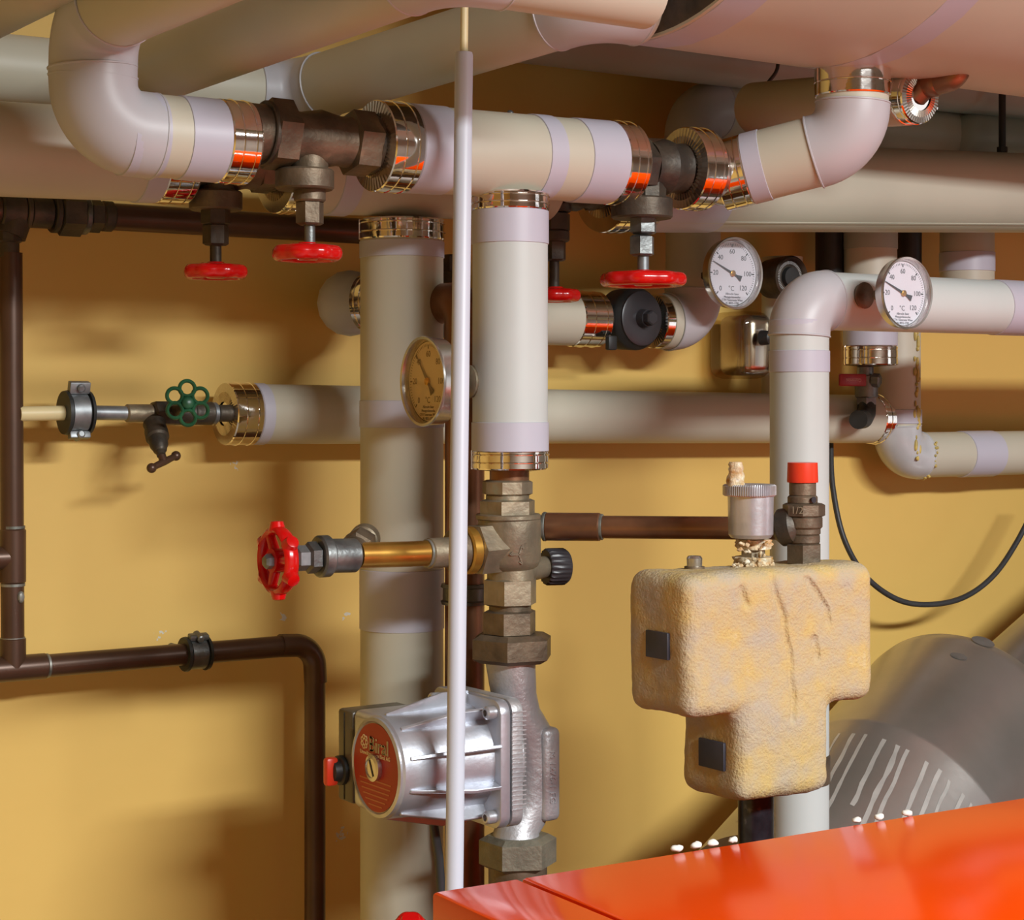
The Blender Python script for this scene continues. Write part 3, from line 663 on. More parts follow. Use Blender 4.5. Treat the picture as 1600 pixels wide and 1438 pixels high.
for i in range(6):
    t_ = PI/3*i; mb.torus(wc+(u*math.cos(t_)+w_*math.sin(t_))*R6, axw, R6*.52, .0019, 28, 8, 1.4)
mb.lathe(wc-axw*.003, axw, [(0, R6*.36), (.001, R6*.44), (.006, R6*.44), (.008, R6*.3)], 24)
obj('flower_handwheel', mb, M['green'], root, 50)
sweepo('spindle', [wc, V((wc.x+.006, -DG, P(293, 646, DG).z))], .0058, M['dark_bronze'], root, 16)
# drain tap
ta, tb = P(240, 655, DG), P(252, 712, DG+.035); axt = (tb-ta).normalized(); L = (tb-ta).length
lat('tap_body', ta, axt, [(0, .0095), (L*.14, .0112), (L*.2, .0100), (L*.34, .0112), (L*.52, .0112), (L*.56, .0092), (L*.72, .0088), (L*.78, .0074), (L*.86, .0064), (L*.9, .0046), (L*1.0, .0042)], M['dark_bronze'], root, 24)
tc_ = P(256, 722, DG+.036); dv = (P(276, 714, DG+.03)-P(238, 733, DG+.042))/2
mb = MB().sweep([tc_-dv, tc_, tc_+dv], [.0030, .0036, .0030], 12); mb.ball(tc_-dv, .0048, 12); mb.ball(tc_+dv, .0048, 12); mb.sweep([tb-axt*.006, tc_], .004, 12)
obj('tee_handle', mb, M['copper_dark'], root, 50)

# ------------------------------------------------------------------ mixing valve with side pipe and red wheel
root = thing('mixing_valve', 'dull brass mixing valve above the pump with black ribbed knob', 'valve', P(795, 850, D2))
stack(root, [('copper_neck', 796, 731, 758, 62, 32, 'copper'), ('ring_nut', 793, 750, 774, 80, 8, None), ('thread', 793, 772, 784, 68, 32, None), ('hex_top', 793, 780, 806, 90, 6, None),
             ('valve_rim', 794, 803, 812, 102, 48, None), ('lower_neck', 798, 884, 908, 74, 32, None), ('hex_bottom', 797, 903, 946, 86, 6, None), ('thread', 797, 944, 957, 66, 32, 'bronze'),
             ('hex_adapter', 796, 953, 992, 86, 6, 'bronze')], D2, 'bronze_light')
k = S(796, D2); q = P(796, 890, D2); zt_ = P(796, 811, D2).z-q.z
lat('valve_body', q, Z, [(0, 36*k), (.003, 44*k), (.008, 49*k), (zt_-.003, 49.5*k), (zt_, 49*k)], M['bronze_light'], root, 48)
hl, hr = P(735, 858, D2), P(790, 852, D2)
piece('side_hex', P(738, 860, D2), P(776, 856, D2), 42*k, M['bronze_light'], root, 6, ph=.5)
piece('side_ring', P(722, 861, D2), P(738, 860, D2), 37*k, M['brass'], root, 40)
piece('side_flange', P(706, 862, D2), P(722, 861, D2), 34*k, M['bronze'], root, 40)
kn = P(852, 886, D2-.02); axk = V((1, -.18, -.02)).normalized()
lat('knob', kn, axk, [(0, .0155), (.002, .0165), (.018, .0165), (.021, .0150), (.021, 0)], M['black'], root, 72, mod=lambda t_, k_: 1+.045*math.cos(24*t_) if k_ < 3 else 1, ang=50)
piece('knob_spindle', V((va.x, va.y-.012, kn.z)), kn, .010, M['bronze_light'], root, 24)
em = P(815, 862, D2); nrm = (CAM-P(796, 862, D2)); nrm.z = 0; nrm.normalize(); nrm = (nrm+RGT*.32).normalized(); sd = Z.cross(nrm)
ec = V((q.x, q.y, em.z))+nrm*(49.4*k)
mb = MB()
for t_ in (1.25, PI, -1.25):
    d_ = sd*math.cos(t_)+Z*math.sin(t_); s_ = d_.cross(nrm)
    mb.box(ec+d_*.0042, d_*.0036, s_*.0008, nrm*.0006)
    mb.box(ec+d_*.0074+s_*.0010, (d_+s_*-.8).normalized()*.0018, (s_+d_*.8).normalized()*.0006, nrm*.0006)
obj('emblem', mb, M['bronze'], root)

root = thing('bypass_pipe', 'bright brass tube bending from the mixing valve to the red wheel valve', 'pipe', P(620, 868, D2))
pa, pb = P(704, 863, D2), P(560, 868, D2); kb = S(630, D2)
sweepo('tube', [pa, P(640, 866, D2), pb], 20*kb, M['brass'], root, 32)
piece('end_fitting', P(668, 865, D2), P(706, 863, D2), 24*kb, M['bronze_light'], root, 32); piece('solder_ring', P(665, 865, D2), P(669, 865, D2), 22.5*kb, M['solder'], root, 32)
piece('solder_ring', P(550, 868, D2), P(556, 868, D2), 23*kb, M['solder'], root, 32)
root = thing('wheel_valve', 'grey steel valve with upright lobed red handwheel facing left', 'valve', P(500, 870, D2))
kk = S(500, D2)
piece('valve_body', P(505, 869, D2), P(556, 868, D2), 27*kk, M['steel'], root, 32)
rp0 = P(552, 864, D2); rpd = V((.9, 1, .25)).normalized()
obj('rear_port', MB().sweep([rp0, rp0+rpd*.055], 20*kk, 28), M['bronze'], root)
piece('port_nut', rp0+rpd*.012, rp0+rpd*.034, 27*kk, M['bronze'], root, 6); piece('port_ring', rp0+rpd*.036, rp0+rpd*.05, 25*kk, M['bronze_light'], root, 32)
piece('collar_ring', P(496, 870, D2), P(514, 869, D2), 33*kk, M['steel'], root, 40)
piece('bonnet_nut', P(478, 872, D2), P(497, 871, D2), 25*kk, M['steel'], root, 6); piece('packing_nut', P(460, 873, D2), P(480, 872, D2), 20*kk, M['zinc'], root, 6)
wcn = P(434, 876, D2); axw = -X
sweepo('spindle', [P(425, 877, D2), P(462, 873, D2)], 9*kk, M['zinc'], root, 16)
lat('spindle_nut', P(430, 877, D2), -X, [(0, 12*kk), (.008, 12*kk), (.010, 9*kk)], M['zinc'], root, 6)
Rw = 47*kk; u, w_, _ = frame(axw); mb = MB()
mb.sweep([wcn+(u*math.cos(2*PI*i/72)+w_*math.sin(2*PI*i/72))*Rw for i in range(72)], .0036, 12, closed=True, ell=1.8, ref=axw)
for i in range(6):
    t_ = PI/3*i+.05; d_ = u*math.cos(t_)+w_*math.sin(t_); mb.sweep([wcn+d_*Rw*.98, wcn+d_*Rw*1.16, wcn+d_*Rw*1.27, wcn+d_*Rw*1.30], [.0074, .0062, .0054, .0030], 12)
for i in range(3):
    t_ = 2*PI/3*i+.6; d_ = u*math.cos(t_)+w_*math.sin(t_); mb.sweep([wcn+d_*.006, wcn+d_*Rw*.97], [.0048, .0042], 10)
mb.lathe(wcn-axw*.006, axw, [(0, .010), (.012, .010)], 24)
obj('handwheel', mb, M['red'], root, 45)

# copper pipe to the safety valve
a, b = P(845, 823, .34), P(1216, 826, .50)
root = thing('copper_pipe', 'brown copper pipe from the mixing valve to the safety valve behind the silver vent', 'pipe', a)
rcc = 18*S(1000, .42); sweepo('tube', [a-(b-a).normalized()*.02, b], rcc, M['copper'], root)
axq = (b-a).normalized(); Lq = (b-a).length
piece('sleeve', a+axq*Lq*.02, a+axq*Lq*.26, 22*S(890, .36), M['copper'], root); piece('solder_ring', a+axq*Lq*.255, a+axq*Lq*.268, 20.5*S(940, .38), M['solder'], root); piece('solder_ring', a+axq*Lq*.01, a+axq*Lq*.025, 23*S(850, .34), M['solder'], root)

# ------------------------------------------------------------------ circulation pump
root = thing('circulation_pump', 'silver circulation pump with red round label and ribbed motor', 'pump', P(800, 1175, D2))
def pz(y): return P(800, y, D2).z
cx = lambda x: P(x, 1200, D2)
zs = [(1030, 798, 40), (1048, 799, 38), (1066, 801, 37), (1090, 804, 35), (1120, 812, 34), (1145, 828, 34), (1200, 832, 36), (1250, 829, 36), (1275, 820, 34), (1292, 810, 34), (1310, 808, 40)]
kp = S(800, D2); mb = MB()
mb.sweep([V((P(x, y, D2).x, -D2, P(x, y, D2).z)) for (y, x, r) in zs], [r*kp for (y, x, r) in zs], 36)
obj('volute', mb, M['cast'], root, 50)
yc = P(805, 1172, D2); zc_ = yc.z
xf = P(815, 1172, D2+.054).x
lat('volute_dome', V((xf, -D2, zc_)), X, [(0, .050), (.006, .050), (.011, .045), (.015, .034), (.0175, .018), (.018, 0)], M['cast'], root, 48)
fl = V((P(852, 1208, D2+.012).x, -D2-.010, P(852, 1208, D2+.012).z))
bm_ = MB().box(fl, X*.0100, Y*.014, Z*.042); o = obj('cast_rib', bm_, M['cast'], root, bevel=.006, seg=3)
lt = text_mesh('M 1276-1 FG', .0088, V((fl.x-.0005, fl.y-.0143, fl.z-.002)), -Z, X, .0006); flat('cast_lettering', lt, M['cast'], o)
vert('union_nut', root, 800, 990, 1034, 134, D2, M['bronze'], 6, .35, ch=.004)
vert('union_nut', root, 809, 1304, 1355, 122, D2, M['nut_grey'], 6, .05, ch=.004)
def rsq(c, ax, half, rad, h, n=8):      # rounded square plate
    u, w_, ax = frame(ax); pl = []
    for (sx, sy, a0) in ((1, 1, 0), (-1, 1, PI/2), (-1, -1, PI), (1, -1, 1.5*PI)):
        for i in range(n): t_ = a0+PI/2*i/(n-1); pl.append((sx*(half-rad)+rad*math.cos(t_), sy*(half-rad)+rad*math.sin(t_)))
    mb = MB(); r0 = mb.ring([c+u*p[0]+w_*p[1] for p in pl]); r1_ = mb.ring([c+ax*h+u*p[0]+w_*p[1] for p in pl])
    mb.bridge(r0, r1_); mb.f += [tuple(r0), tuple(r1_)]; return mb
def at_x(px): return V((P(px, 1172, D2+.054).x, -D2, zc_))
obj('rear_flange', rsq(at_x(799), X, .0555, .012, at_x(816).x-at_x(799).x), M['cast'], root, bevel=.001)
obj('front_flange', rsq(at_x(781), X, .0555, .012, at_x(796).x-at_x(781).x), M['pump'], root, bevel=.001)
mb = MB()
for i in range(22):
    zz = zc_+.045-.004*i
    if zz > zc_-.048: mb.box(V((at_x(809).x, -D2-.0557, zz)), X*.0075, Y*.0005, Z*.0005)
obj('flange_ribs', mb, M['cast'], root)
xF, xB = P(590, 1172, D2).x, at_x(783).x; Lm = xB-xF; rb_ = .0455
lat('motor_barrel', V((xB, -D2, zc_)), -X, [(0, .0475), (.004, .0465), (Lm*.5, .0455), (Lm-.002, .0440), (Lm, .0425)], M['pump'], root, 64)
for i in range(10):
    t_ = 2*PI*i/10+.30; d_ = -Y*math.cos(t_)+Z*math.sin(t_); s_ = X.cross(d_)
    if d_.y > .55: continue
    mb = MB(); A_, B_ = V((xB, -D2, zc_)), V((xF+Lm*.08, -D2, zc_))
    pr = [A_+d_*.046, A_+d_*.0585, A_+d_*.0585-X*Lm*.30, B_+d_*.0455, B_+d_*.043]
    r0 = mb.ring([p+s_*.0016 for p in pr]); r1_ = mb.ring([p-s_*.0016 for p in pr]); mb.bridge(r0, r1_); mb.f += [tuple(r0), tuple(r1_)]
    obj('cooling_fin', mb, M['pump'], root, bevel=.0005, seg=1)
for sy in (-1, 1):
    for sz in (-1, 1): lat('bolt', V((at_x(781).x, -D2+sy*.045, zc_+sz*.045)), -X, [(-.004, .0058), (.008, .0058), (.0095, .0045), (.0095, .003), (.005, .0028), (.005, 0)], M['vent'], root, 20)
xF0 = xF
hs = obj('terminal_housing', MB().box(V((xF+.030, -D2+.021, zc_+.001)), X*.0298, Y*.024, Z*.0425), M['pump'], root, bevel=.006, seg=3)
tcv = obj('terminal_cover', MB().box(V((xF+.030, -D2+.056, zc_+.001)), X*.031, Y*.0135, Z*.0405), M['dark_box'], root, bevel=.003)
obj('cover_groove', MB().box(V((xF-.0012, -D2+.057, zc_+.001)), X*.0004, Y*.0006, Z*.038), M['rubber'], tcv)
kq = V((xF-.001, -D2+.060, zc_-.012))
lat('speed_knob', kq, -X, [(0, .013), (.004, .013), (.005, .010), (.011, .009), (.012, .006)], M['rubber'], tcv, 24)
ko = obj('red_pointer', MB().box(kq-X*.012, X*.006, Y*.0045, Z*.0125), M['red_plastic'], tcv, bevel=.003)
lat('end_ring', V((xF+.001, -D2, zc_)), -X, [(0, .0425), (.003, .0425), (.004, .0395), (.0025, .0382), (.0025, 0)], M['vent'], root, 64)
lf = V((xF-.0017, -D2, zc_)); lb_ = lat('label_disc', lf, -X, [(0, .0378), (.0004, .0378), (.0005, 0)], M['label_red'], root, 64)
rt, up_v = -Y*-1, Z
rt = Z.cross(-X)                                  # the reader's right on the label
mb = text_mesh('Biral', .0185, lf-X*.0010+Z*.0185+rt*.006, rt, Z, .00015)
add(mb, text_mesh('Biral', .0185, lf-X*.0010+Z*.0185+rt*.0066, rt, Z, .00015))
add(mb, text_mesh('Umwälzpumpen Biral AG', .0050, lf-X*.0010+Z*.0105, rt, Z, .00012))
for i in range(7):
    t_ = 2*PI*i/7; d_ = rt*math.cos(t_)+Z*math.sin(t_); mb.torus(lf-X*.0007+Z*.0195-rt*.0185+d_*.0042, X, .0018, .0005, 12, 6)
flat('label_lettering', mb, M['label_ink'], lb_)
mb = MB()
for i in range(6):
    zz = -.0115-.0042*i; hw = math.sqrt(max(.0001, .0355**2-zz*zz))*.80; mb.box(lf-X*.0006+Z*zz, X*.0001, Y*hw, Z*.0006)
obj('label_lines', mb, M['label_line'], lb_)
lat('vent_plug', lf-X*.0003, -X, [(0, .0115), (.004, .0115), (.005, .0085), (.0042, .0080), (.0042, 0)], M['chrome'], root, 32)
obj('screw_slot', MB().box(lf-X*.0046, X*.0003, (Y*.5+Z).normalized()*.0075, (Z*-.5+Y).normalized()*.0010), M['ink'], bpy.data.objects['vent_plug'])
lpz = P(809, 1350, D2); lat('lower_pipe', V((lpz.x, lpz.y, .02)), Z, [(0, 46*kp), (lpz.z-.02, 46*kp)], M['bronze'], root, 32)
cp = [P(675, 1262, D2-.005), P(678, 1290, D2-.01), P(686, 1340, D2-.02), P(690, 1400, D2-.02), P(691, 1470, D2-.02), P(691, 1900, D2-.02)]
root_c = thing('pump_cable', 'thin dark cable hanging from the pump motor', 'cable', cp[0])
sweepo('cable', cp, .0040, M['cable'], root_c, 12)

# copper riser behind the conduit
root = thing('copper_riser', 'copper tube behind the white conduit and pump, clamped at mid height', 'pipe', P(726, 900, .27))
q0, q1 = P(726, 1480, .27), P(726, 530, .27); q0 = V((q1.x, q1.y, .02)); rcr = 31*S(726, .27)
sweepo('tube', [q0, q1], rcr, M['copper'], root, 32)
zc0, zc1 = P(726, 944, .27).z, P(726, 912, .27).z
lat('clamp_band', V((q1.x, q1.y, zc0)), Z, [(0, rcr), (0, rcr+.003), (.003, rcr+.004), (.004, rcr+.002), (zc1-zc0-.004, rcr+.002), (zc1-zc0-.003, rcr+.004), (zc1-zc0, rcr+.003), (zc1-zc0, rcr)], M['steel'], root, 32)
obj('elbow', MB().sweep(smoothpath([q1-Z*.005, q1+Z*.035, V((q1.x, -DW-.02, q1.z+.035))], .02), rcr*1.04, 28), M['copper'], root, 50)

# ------------------------------------------------------------------ foam block with vent and safety valve
fD = .57
def fx(x): return P(x, 1000, fD).x
zT, zS, zB = P(1220, 891, fD).z, P(1200, 1114, fD).z, P(1230, 1248, fD).z
xl, xr, xl2, xr2 = fx(1074), fx(1368), fx(1158), fx(1302)
bD = -toY(V((xl, -fD, 1.3)), 978).y
poly = [(xl, zT), (xr, zT), (xr, zS), (xr2, zS), (xr2, zB), (xl2, zB), (xl2, zS), (xl, zS)]
b = bmesh.new()
fv = [b.verts.new((p[0], -fD, p[1])) for p in poly]; bv = [b.verts.new((p[0], -bD, p[1])) for p in poly]
b.faces.new(fv); b.faces.new(list(reversed(bv)))
for i in range(8): b.faces.new((fv[i], bv[i], bv[(i+1) % 8], fv[(i+1) % 8]))
bmesh.ops.recalc_face_normals(b, faces=b.faces)
bmesh.ops.bevel(b, geom=list(b.edges), offset=.013, segments=4, affect='EDGES', profile=.5)
bmesh.ops.triangulate(b, faces=b.faces)
me = bpy.data.meshes.new('foam_block'); b.to_mesh(me); b.free()
ftmp = bpy.data.objects.new('foam_tmp', me); COL.objects.link(ftmp)
rm_ = ftmp.modifiers.new('remesh', 'REMESH'); rm_.mode = 'VOXEL'; rm_.voxel_size = .0022
sm_ = ftmp.modifiers.new('smooth', 'SMOOTH'); sm_.iterations = 6; sm_.factor = .5
dg = bpy.context.evaluated_depsgraph_get(); me2 = bpy.data.meshes.new_from_object(ftmp.evaluated_get(dg)); bpy.data.objects.remove(ftmp)
crk = [[(1208, 905), (1222, 960), (1228, 1000), (1236, 1040), (1240, 1085), (1238, 1125)], [(1262, 905), (1280, 930), (1290, 955), (1294, 975)], [(1272, 1000), (1276, 1030)], [(1160, 920), (1168, 945)]]
crk3 = [[(P(x, y, fD).x, P(x, y, fD).z) for x, y in c_] for c_ in crk]
def segd(px, pz_, a, b_):
    dx, dz = b_[0]-a[0], b_[1]-a[1]; tt = max(0, min(1, ((px-a[0])*dx+(pz_-a[1])*dz)/(dx*dx+dz*dz))); return math.hypot(px-a[0]-dx*tt, pz_-a[1]-dz*tt)
for v_ in me2.vertices:
    c_ = v_.co; n_ = v_.normal
    h = noise.noise(c_*14)*.0030+noise.noise(c_*45)*.0008+noise.noise(c_*150)*.0005
    if c_.y < -fD+.02:
        w0_ = noise.noise(V((c_.z*40, 3, 0)))*.003
        dmin = min(segd(c_.x+w0_, c_.z, l[i], l[i+1]) for l in crk3 for i in range(len(l)-1))
        if dmin < .004: h -= .0045*(1-dmin/.004)
    v_.co = c_+n_*h
me2.shade_smooth()
froot = thing('foam_block', 'rough yellow T shaped foam insulation block with two dark square tabs', 'insulation', V(((xl+xr)/2, -(fD+bD)/2, zB)))
fo = link('foam_shell', me2, M['foam'], froot); me2.transform(Matrix.Translation(-froot.location))
def tab(x, y, wd, hh, xx):
    d0 = toY(V((xx, -fD, P(x, y, fD).z)), x); c_ = V((xx-.0002, d0.y, P(x, y, -d0.y).z))
    kk_ = S(x, -d0.y); return obj('fixing_tab', MB().box(c_, X*.0016, Y*wd/2*kk_/.66, Z*hh/2*kk_), M['tab'], froot, bevel=.0006)
tab(1028, 1008, 36, 42, xl); tab(1113, 1179, 40, 44, xl2)
# vent
dV = .53
root = thing('air_vent', 'silver automatic air vent with knurled cap and limescale crust on the foam block', 'vent', P(1175, 880, dV))
kv = S(1172, dV)
q = P(1173, 842, dV); hh_ = P(1173, 770, dV).z-q.z
lat('vent_body', q, Z, [(0, 20*kv), (.001, 31*kv), (.004, 35*kv), (hh_, 36*kv)], M['vent'], root, 48)
q = P(1171, 775, dV); hc_ = P(1171, 757, dV).z-q.z
lat('knurled_cap', q, Z, [(0, 39*kv), (.001, 40.5*kv), (hc_-.001, 40.5*kv), (hc_, 39*kv), (hc_, 0)], M['vent'], root, 288, mod=lambda t_, k_: 1+.028*(1 if math.cos(72*t_+.4) > 0 else -1) if k_ in (1, 2) else 1, ang=25)
def crusty(name, c0, h, r, n=1500, amp=.0016, parent=None, prof=None):
    mb = MB().lathe(c0, Z, [(h*i/10, r*(prof(i/10) if prof else 1)) for i in range(11)], 28)
    c_ax = V((c0.x, c0.y, 0))
    for i, p in enumerate(mb.v):
        d_ = V((p.x-c0.x, p.y-c0.y, 0)); 
        if d_.length > 1e-6: mb.v[i] = p+d_.normalized()*(noise.noise(p*210)*amp+noise.noise(p*420)*amp*.6)
    return obj(name, mb, M['crust'], parent, 60)
q = P(1150, 760, dV); crusty('crusted_nozzle', q, P(1150, 722, dV).z-q.z, 12.5*kv, parent=root, prof=lambda t_: 1.05 if t_ < .5 else .92 if t_ < .62 else 1.05-.25*t_)
q = P(1177, 888, dV-.01); vert('hex_base', root, 1177, 838, 884, 40, dV-.01, M['bronze_light'], 6, .2); crusty('crusted_ring', q, P(1177, 872, dV).z-q.z, 31*kv, amp=.003, parent=root); crusty('crusted_ring', P(1177, 858, dV-.01), P(1177, 843, dV).z-P(1177, 858, dV).z, 26*kv, amp=.004, parent=root)
mb = MB()
for i in range(30):
    mb.ball(P(1146+random.random()*64, 881+random.random()*8, dV-.012+random.random()*.03), random.uniform(.0010, .0024), 8)
for i in range(16):
    mb.ball(P(1156+random.random()*44, 846+random.random()*34, dV+.004+random.random()*.004), random.uniform(.0012, .0026), 8)
for i_, p in enumerate(mb.v): mb.v[i_] = p+V((noise.noise(p*260), noise.noise(p*270), noise.noise(p*280)))*.0016
o = obj('crust_lumps', mb, M['crust'], root); o['kind'] = 'stuff'
# bolt on the foam
root = thing('bolt', 'shiny bolt head standing on the left top of the foam block', 'bolt', P(1085, 893, .51))
q = P(1085, 889, .515); kb = S(1085, .515); lat('washer', q, Z, [(0, 16*kb), (.002, 16*kb)], M['bronze'], root, 24)
lat('head', q+Z*.002, Z, [(0, 12*kb), (.007, 12.5*kb), (.009, 10*kb), (.009, 6*kb), (.006, 6*kb), (.006, 0)], M['chrome'], root, 24)
# safety valve
dS = .53
root = thing('safety_valve', 'dark brass safety valve with red cap on the foam block', 'valve', P(1255, 870, dS))
stack(root, [('hex_base', 1256, 848, 882, 58, 6, None), ('shoulder', 1256, 834, 850, 50, 32, None), ('waist', 1256, 824, 836, 52, 32, None), ('body', 1256, 806, 826, 58, 32, None), ('body_ring', 1256, 786, 808, 66, 8, None), ('collar', 1254, 774, 788, 48, 12, None), ('barrel', 1254, 752, 776, 42, 40, None)], dS, 'bronze')
lat('cap', P(1254, 754, dS), Z, [(0, 23.5*S(1254, dS)), (.001, 24*S(1254, dS)), (P(1254, 723, dS).z-P(1254, 754, dS).z, 23*S(1254, dS))], M['red_plastic'], root, 96, mod=lambda t_, k_: 1+.012*math.cos(48*t_), ang=60)
piece('side_inlet', P(1214, 826, dS-.02), P(1250, 820, dS), 30*S(1225, dS), M['dark_bronze'], root, 40, ch=.005)
obj('hole', MB().lathe(P(1252, 780, dS)-Y*.0155*1.0, -Y, [(0, .0028), (.0006, .0028)], 12), M['ink'], root)
q = P(1240, 797, dS); qa = V((P(1256, 800, dS).x, -dS, q.z)); nn = (RGT*-.45-FWD*.9).normalized()
flat('size_lettering', text_mesh('1/2', .009, qa+nn*(33.2*S(1256, dS)), Z.cross(nn), Z, .0003), M['bronze_light'], root)
# iron pipe below the block
root = thing('iron_stub', 'shiny blue black iron pipe under the foam block', 'pipe', P(1181, 1300, .51))
q0, q1 = P(1181, 1400, .51), P(1181, 1232, .51); sweepo('tube', [V((q1.x, q1.y, .02)), q1], 28*S(1181, .51), M['iron'], root, 32)

# ------------------------------------------------------------------ flue duct at the right
B = P(1512, 1142, .165); A = P(1392, 1296, .23); axf = (B-A).normalized(); RF = .138
root = thing('flue_duct', 'large dull aluminium flue duct with drip stains behind the orange boiler', 'duct', A)
lat('near_segment', A-axf*.24, axf, [(0, RF*1.03), (.24-.012, RF*1.03), (.24-.008, RF*1.045), (.24-.003, RF*1.045), (.24, RF*1.0)], M['flue'], root, 96)
Lb = (B-A).length
lat('far_segment', A-axf*.01, axf, [(0, RF), (Lb-.012, RF), (Lb+.004, RF*.985), (Lb+.012, RF*.95), (Lb+.014, RF*.7)], M['flue'], root, 96)
cd = (V((1, -.02, .55))).normalized()
lat('upper_segment', B-axf*.02+V((.06, 0, -.02)), cd, [(0, RF*.72), (.8, RF*.72)], M['flue'], root, 64)
u, w_, _ = frame(axf)
for i in range(15):
    t_ = 1.05-.12*i+random.uniform(-.03, .03); mb = MB(); hw = random.uniform(.0016, .0036); base = -.03-.004*random.random(); Ls = random.uniform(.12, .2); prev = None; tw = 0
    n_ = 14; tilt = .16
    for j in range(n_):
        s_ = j/(n_-1); h = base-s_*Ls; tt = t_+tilt*s_*Ls/RF+noise.noise(V((i*3.1, s_*5, 0)))*.012; hw_ = hw*(.8+.4*noise.noise(V((i, s_*8, 4)))) / RF
        pt = [A+axf*h+(u*math.cos(tt+e)+w_*math.sin(tt+e))*(RF*1.03+.0003) for e in (-hw_, hw_)]
        i0 = len(mb.v); mb.v += pt
        if j: mb.f.append((i0-2, i0-1, i0+1, i0))
    obj('drip_stain', mb, M['stain'], root)

def on_flue(x, y):                    # where the line of sight meets the far segment
    d_ = ray(x, y); t_ = .8
    while t_ < 4:
        p = CAM+d_*t_; q = p-A; n_ = q-axf*q.dot(axf)
        if n_.length < RF: return p, n_.normalized()
        t_ += .0015
for (x, y, r) in ((1536, 1003, .011), (1498, 1026, .008)):
    p, n_ = on_flue(x, y); s_ = axf.cross(n_); mb = MB(); mb.v.append(p+n_*.0006)
    for i in range(16):
        t_ = 2*PI*i/16; mb.v.append(p+s_*math.cos(t_)*r*1.3+axf*math.sin(t_)*r*.8+n_*(.0006-(math.cos(t_)*r*1.3)**2/(2*RF)))
    mb.f = [(0, i+1, (i+1) % 16+1) for i in range(16)]
    obj('dark_spot', mb, M['flue_spot'], root)

# ------------------------------------------------------------------ white conduit and cable
root = thing('white_conduit', 'thin white conduit with a cream cable standing from ceiling to boiler', 'conduit', P(718, 700, .43))
q0, q1 = P(709, 1440, .43), P(725, 82, .43); kc = S(718, .43); q0 = q1+(q0-q1)*((q1.z-.01)/(q1.z-q0.z))
obj('tube', MB().lathe(q0, q1-q0, [(0, 14.6*kc), ((q1-q0).length-.002, 14.2*kc), ((q1-q0).length, 13*kc), ((q1-q0).length, 7*kc), ((q1-q0).length-.01, 7*kc)], 32), M['rod'], root)
q2 = q1+(q1-q0).normalized()*.06; sweepo('cable', [q1-(q1-q0).normalized()*.02, q2, V((q2.x+.002, q2.y, 2.2))], .0033, M['cream'], root, 12)
cps = [(1297, 640, .02), (1298, 690, .03), (1301, 760, .05), (1318, 840, .07), (1352, 900, .08), (1400, 936, .085), (1450, 945, .09), (1505, 934, .09), (1552, 900, .09), (1590, 845, .085), (1625, 775, .08)]
pts = [P(*c_) for c_ in cps]; sp = []
for i in range(len(pts)-1):
    p0 = pts[max(0, i-1)]; p1 = pts[i]; p2 = pts[i+1]; p3 = pts[min(len(pts)-1, i+2)]
    for j in range(8):
        t_ = j/8; sp.append(.5*((2*p1)+(p2-p0)*t_+(2*p0-5*p1+4*p2-p3)*t_*t_+(3*p1-p0-3*p2+p3)*t_**3))
sp.append(pts[-1])
root = thing('black_cable', 'black cable looping down in front of the yellow wall at right', 'cable', pts[0]); sweepo('cable', sp, .0036, M['cable'], root, 12)
root = thing('black_cable', 'short thin black cable over the grey green pipe under the header', 'cable', P(1215, 100, .16))
sweepo('cable', smoothpath([P(1218, 82, .17), P(1214, 112, .17), P(1196, 134, .16)], .02), .0022, M['cable'], root, 10)

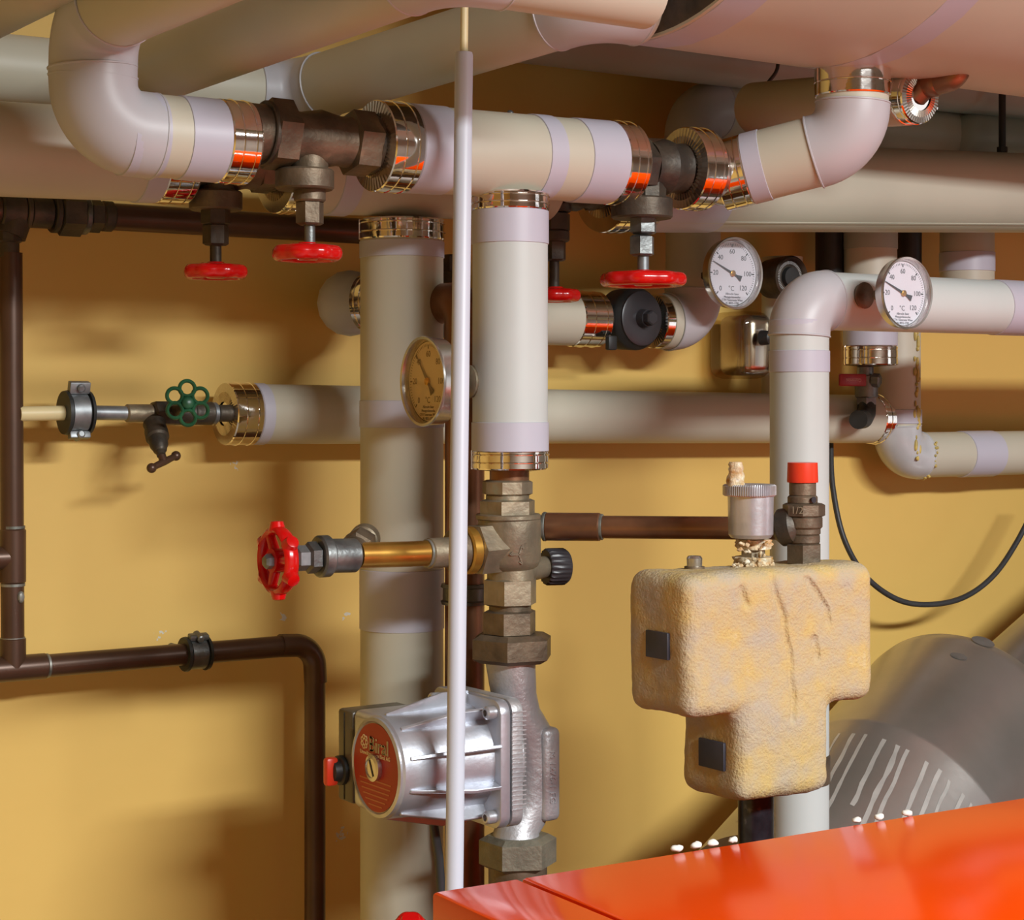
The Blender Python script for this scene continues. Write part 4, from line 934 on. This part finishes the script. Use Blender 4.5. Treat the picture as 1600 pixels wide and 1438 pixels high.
# ------------------------------------------------------------------ orange boiler
dK = .67; A0 = P(674, 1394, dK); zk = A0.z; B0 = PZ(1600, 1246, zk)
ex = (B0-A0).normalized(); ey = V((ex.y, -ex.x, 0))      # along the rear edge, towards the camera
root = thing('boiler', 'glossy orange boiler casing with seam lines along its top', 'boiler', V((A0.x, A0.y, 0)))
Lk, Wk = 2.0, .62
def slab(nm, u0, u1, w0, w1, z0_, z1_, m=M['orange'], bv=.003):
    c_ = A0+ex*(u0+u1)/2+ey*(w0+w1)/2; c_.z = (z0_+z1_)/2
    return obj(nm, MB().box(c_, ex*(u1-u0)/2, ey*(w1-w0)/2, Z*(z1_-z0_)/2), m, root, bevel=bv)
sl = (PZ(816, 1374, zk)-A0).dot(ex)
slab('top_panel', 0, sl-.0012, 0, Wk, zk-.022, zk); slab('top_panel', sl+.0012, Lk, 0, Wk, zk-.022, zk)
slab('side_frame', .0, .016, 0, Wk, .05, zk-.023); slab('casing', .017, Lk-.01, .004, Wk-.004, .05, zk-.024)
slab('side_panel', -.003, 0, .05, Wk-.05, .06, zk-.055, bv=.001)
slab('plinth', .03, Lk-.03, .03, Wk-.03, 0, .05, M['black'])
CRUMB = ['leftmost white insulation crumb on the rear edge of the orange boiler', 'second white crumb from the left on the boiler edge', 'third white crumb from the left on the boiler edge',
         'white crumb on the boiler edge just left of the dark iron pipe', 'white crumb on the boiler edge nearest the right of the white pipe', 'middle white crumb of three on the boiler edge before the flue', 'rightmost white insulation crumb on the rear edge of the orange boiler']
for i, (x, y) in enumerate(((1060, 1331), (1090, 1326), (1116, 1322), (1148, 1317), (1341, 1286), (1376, 1281), (1420, 1275))):
    q = PZ(x, y, zk); c_ = q-ey*.002; mb = MB().ball(V((c_.x, c_.y, zk+.0018)), .0030+.0010*random.random(), 10, (1.4, 1, .7))
    for j, p in enumerate(mb.v): mb.v[j] = p+V((noise.noise(p*300), noise.noise(p*310), noise.noise(p*320)))*.001
    tag(obj('insulation_crumb', mb, M['plaster'], None, 60), CRUMB[i], 'crumb', 'white crumbs along the boiler edge')
# red knob at the bottom edge
root = thing('red_wheel', 'red valve wheel just showing at the bottom edge left of the boiler', 'handwheel', P(641, 1445, .36))
wheel(root, P(641, 1448, .40), V((-.2, -.4, 1)), 26*S(641, .40), M['red'], 6, .06, 4, .006, .009)
sweepo('stem', [P(641, 1448, .40), P(641, 1448, .40)+V((.05, .12, -1)).normalized()*.8], .006, M['steel'], root, 12)
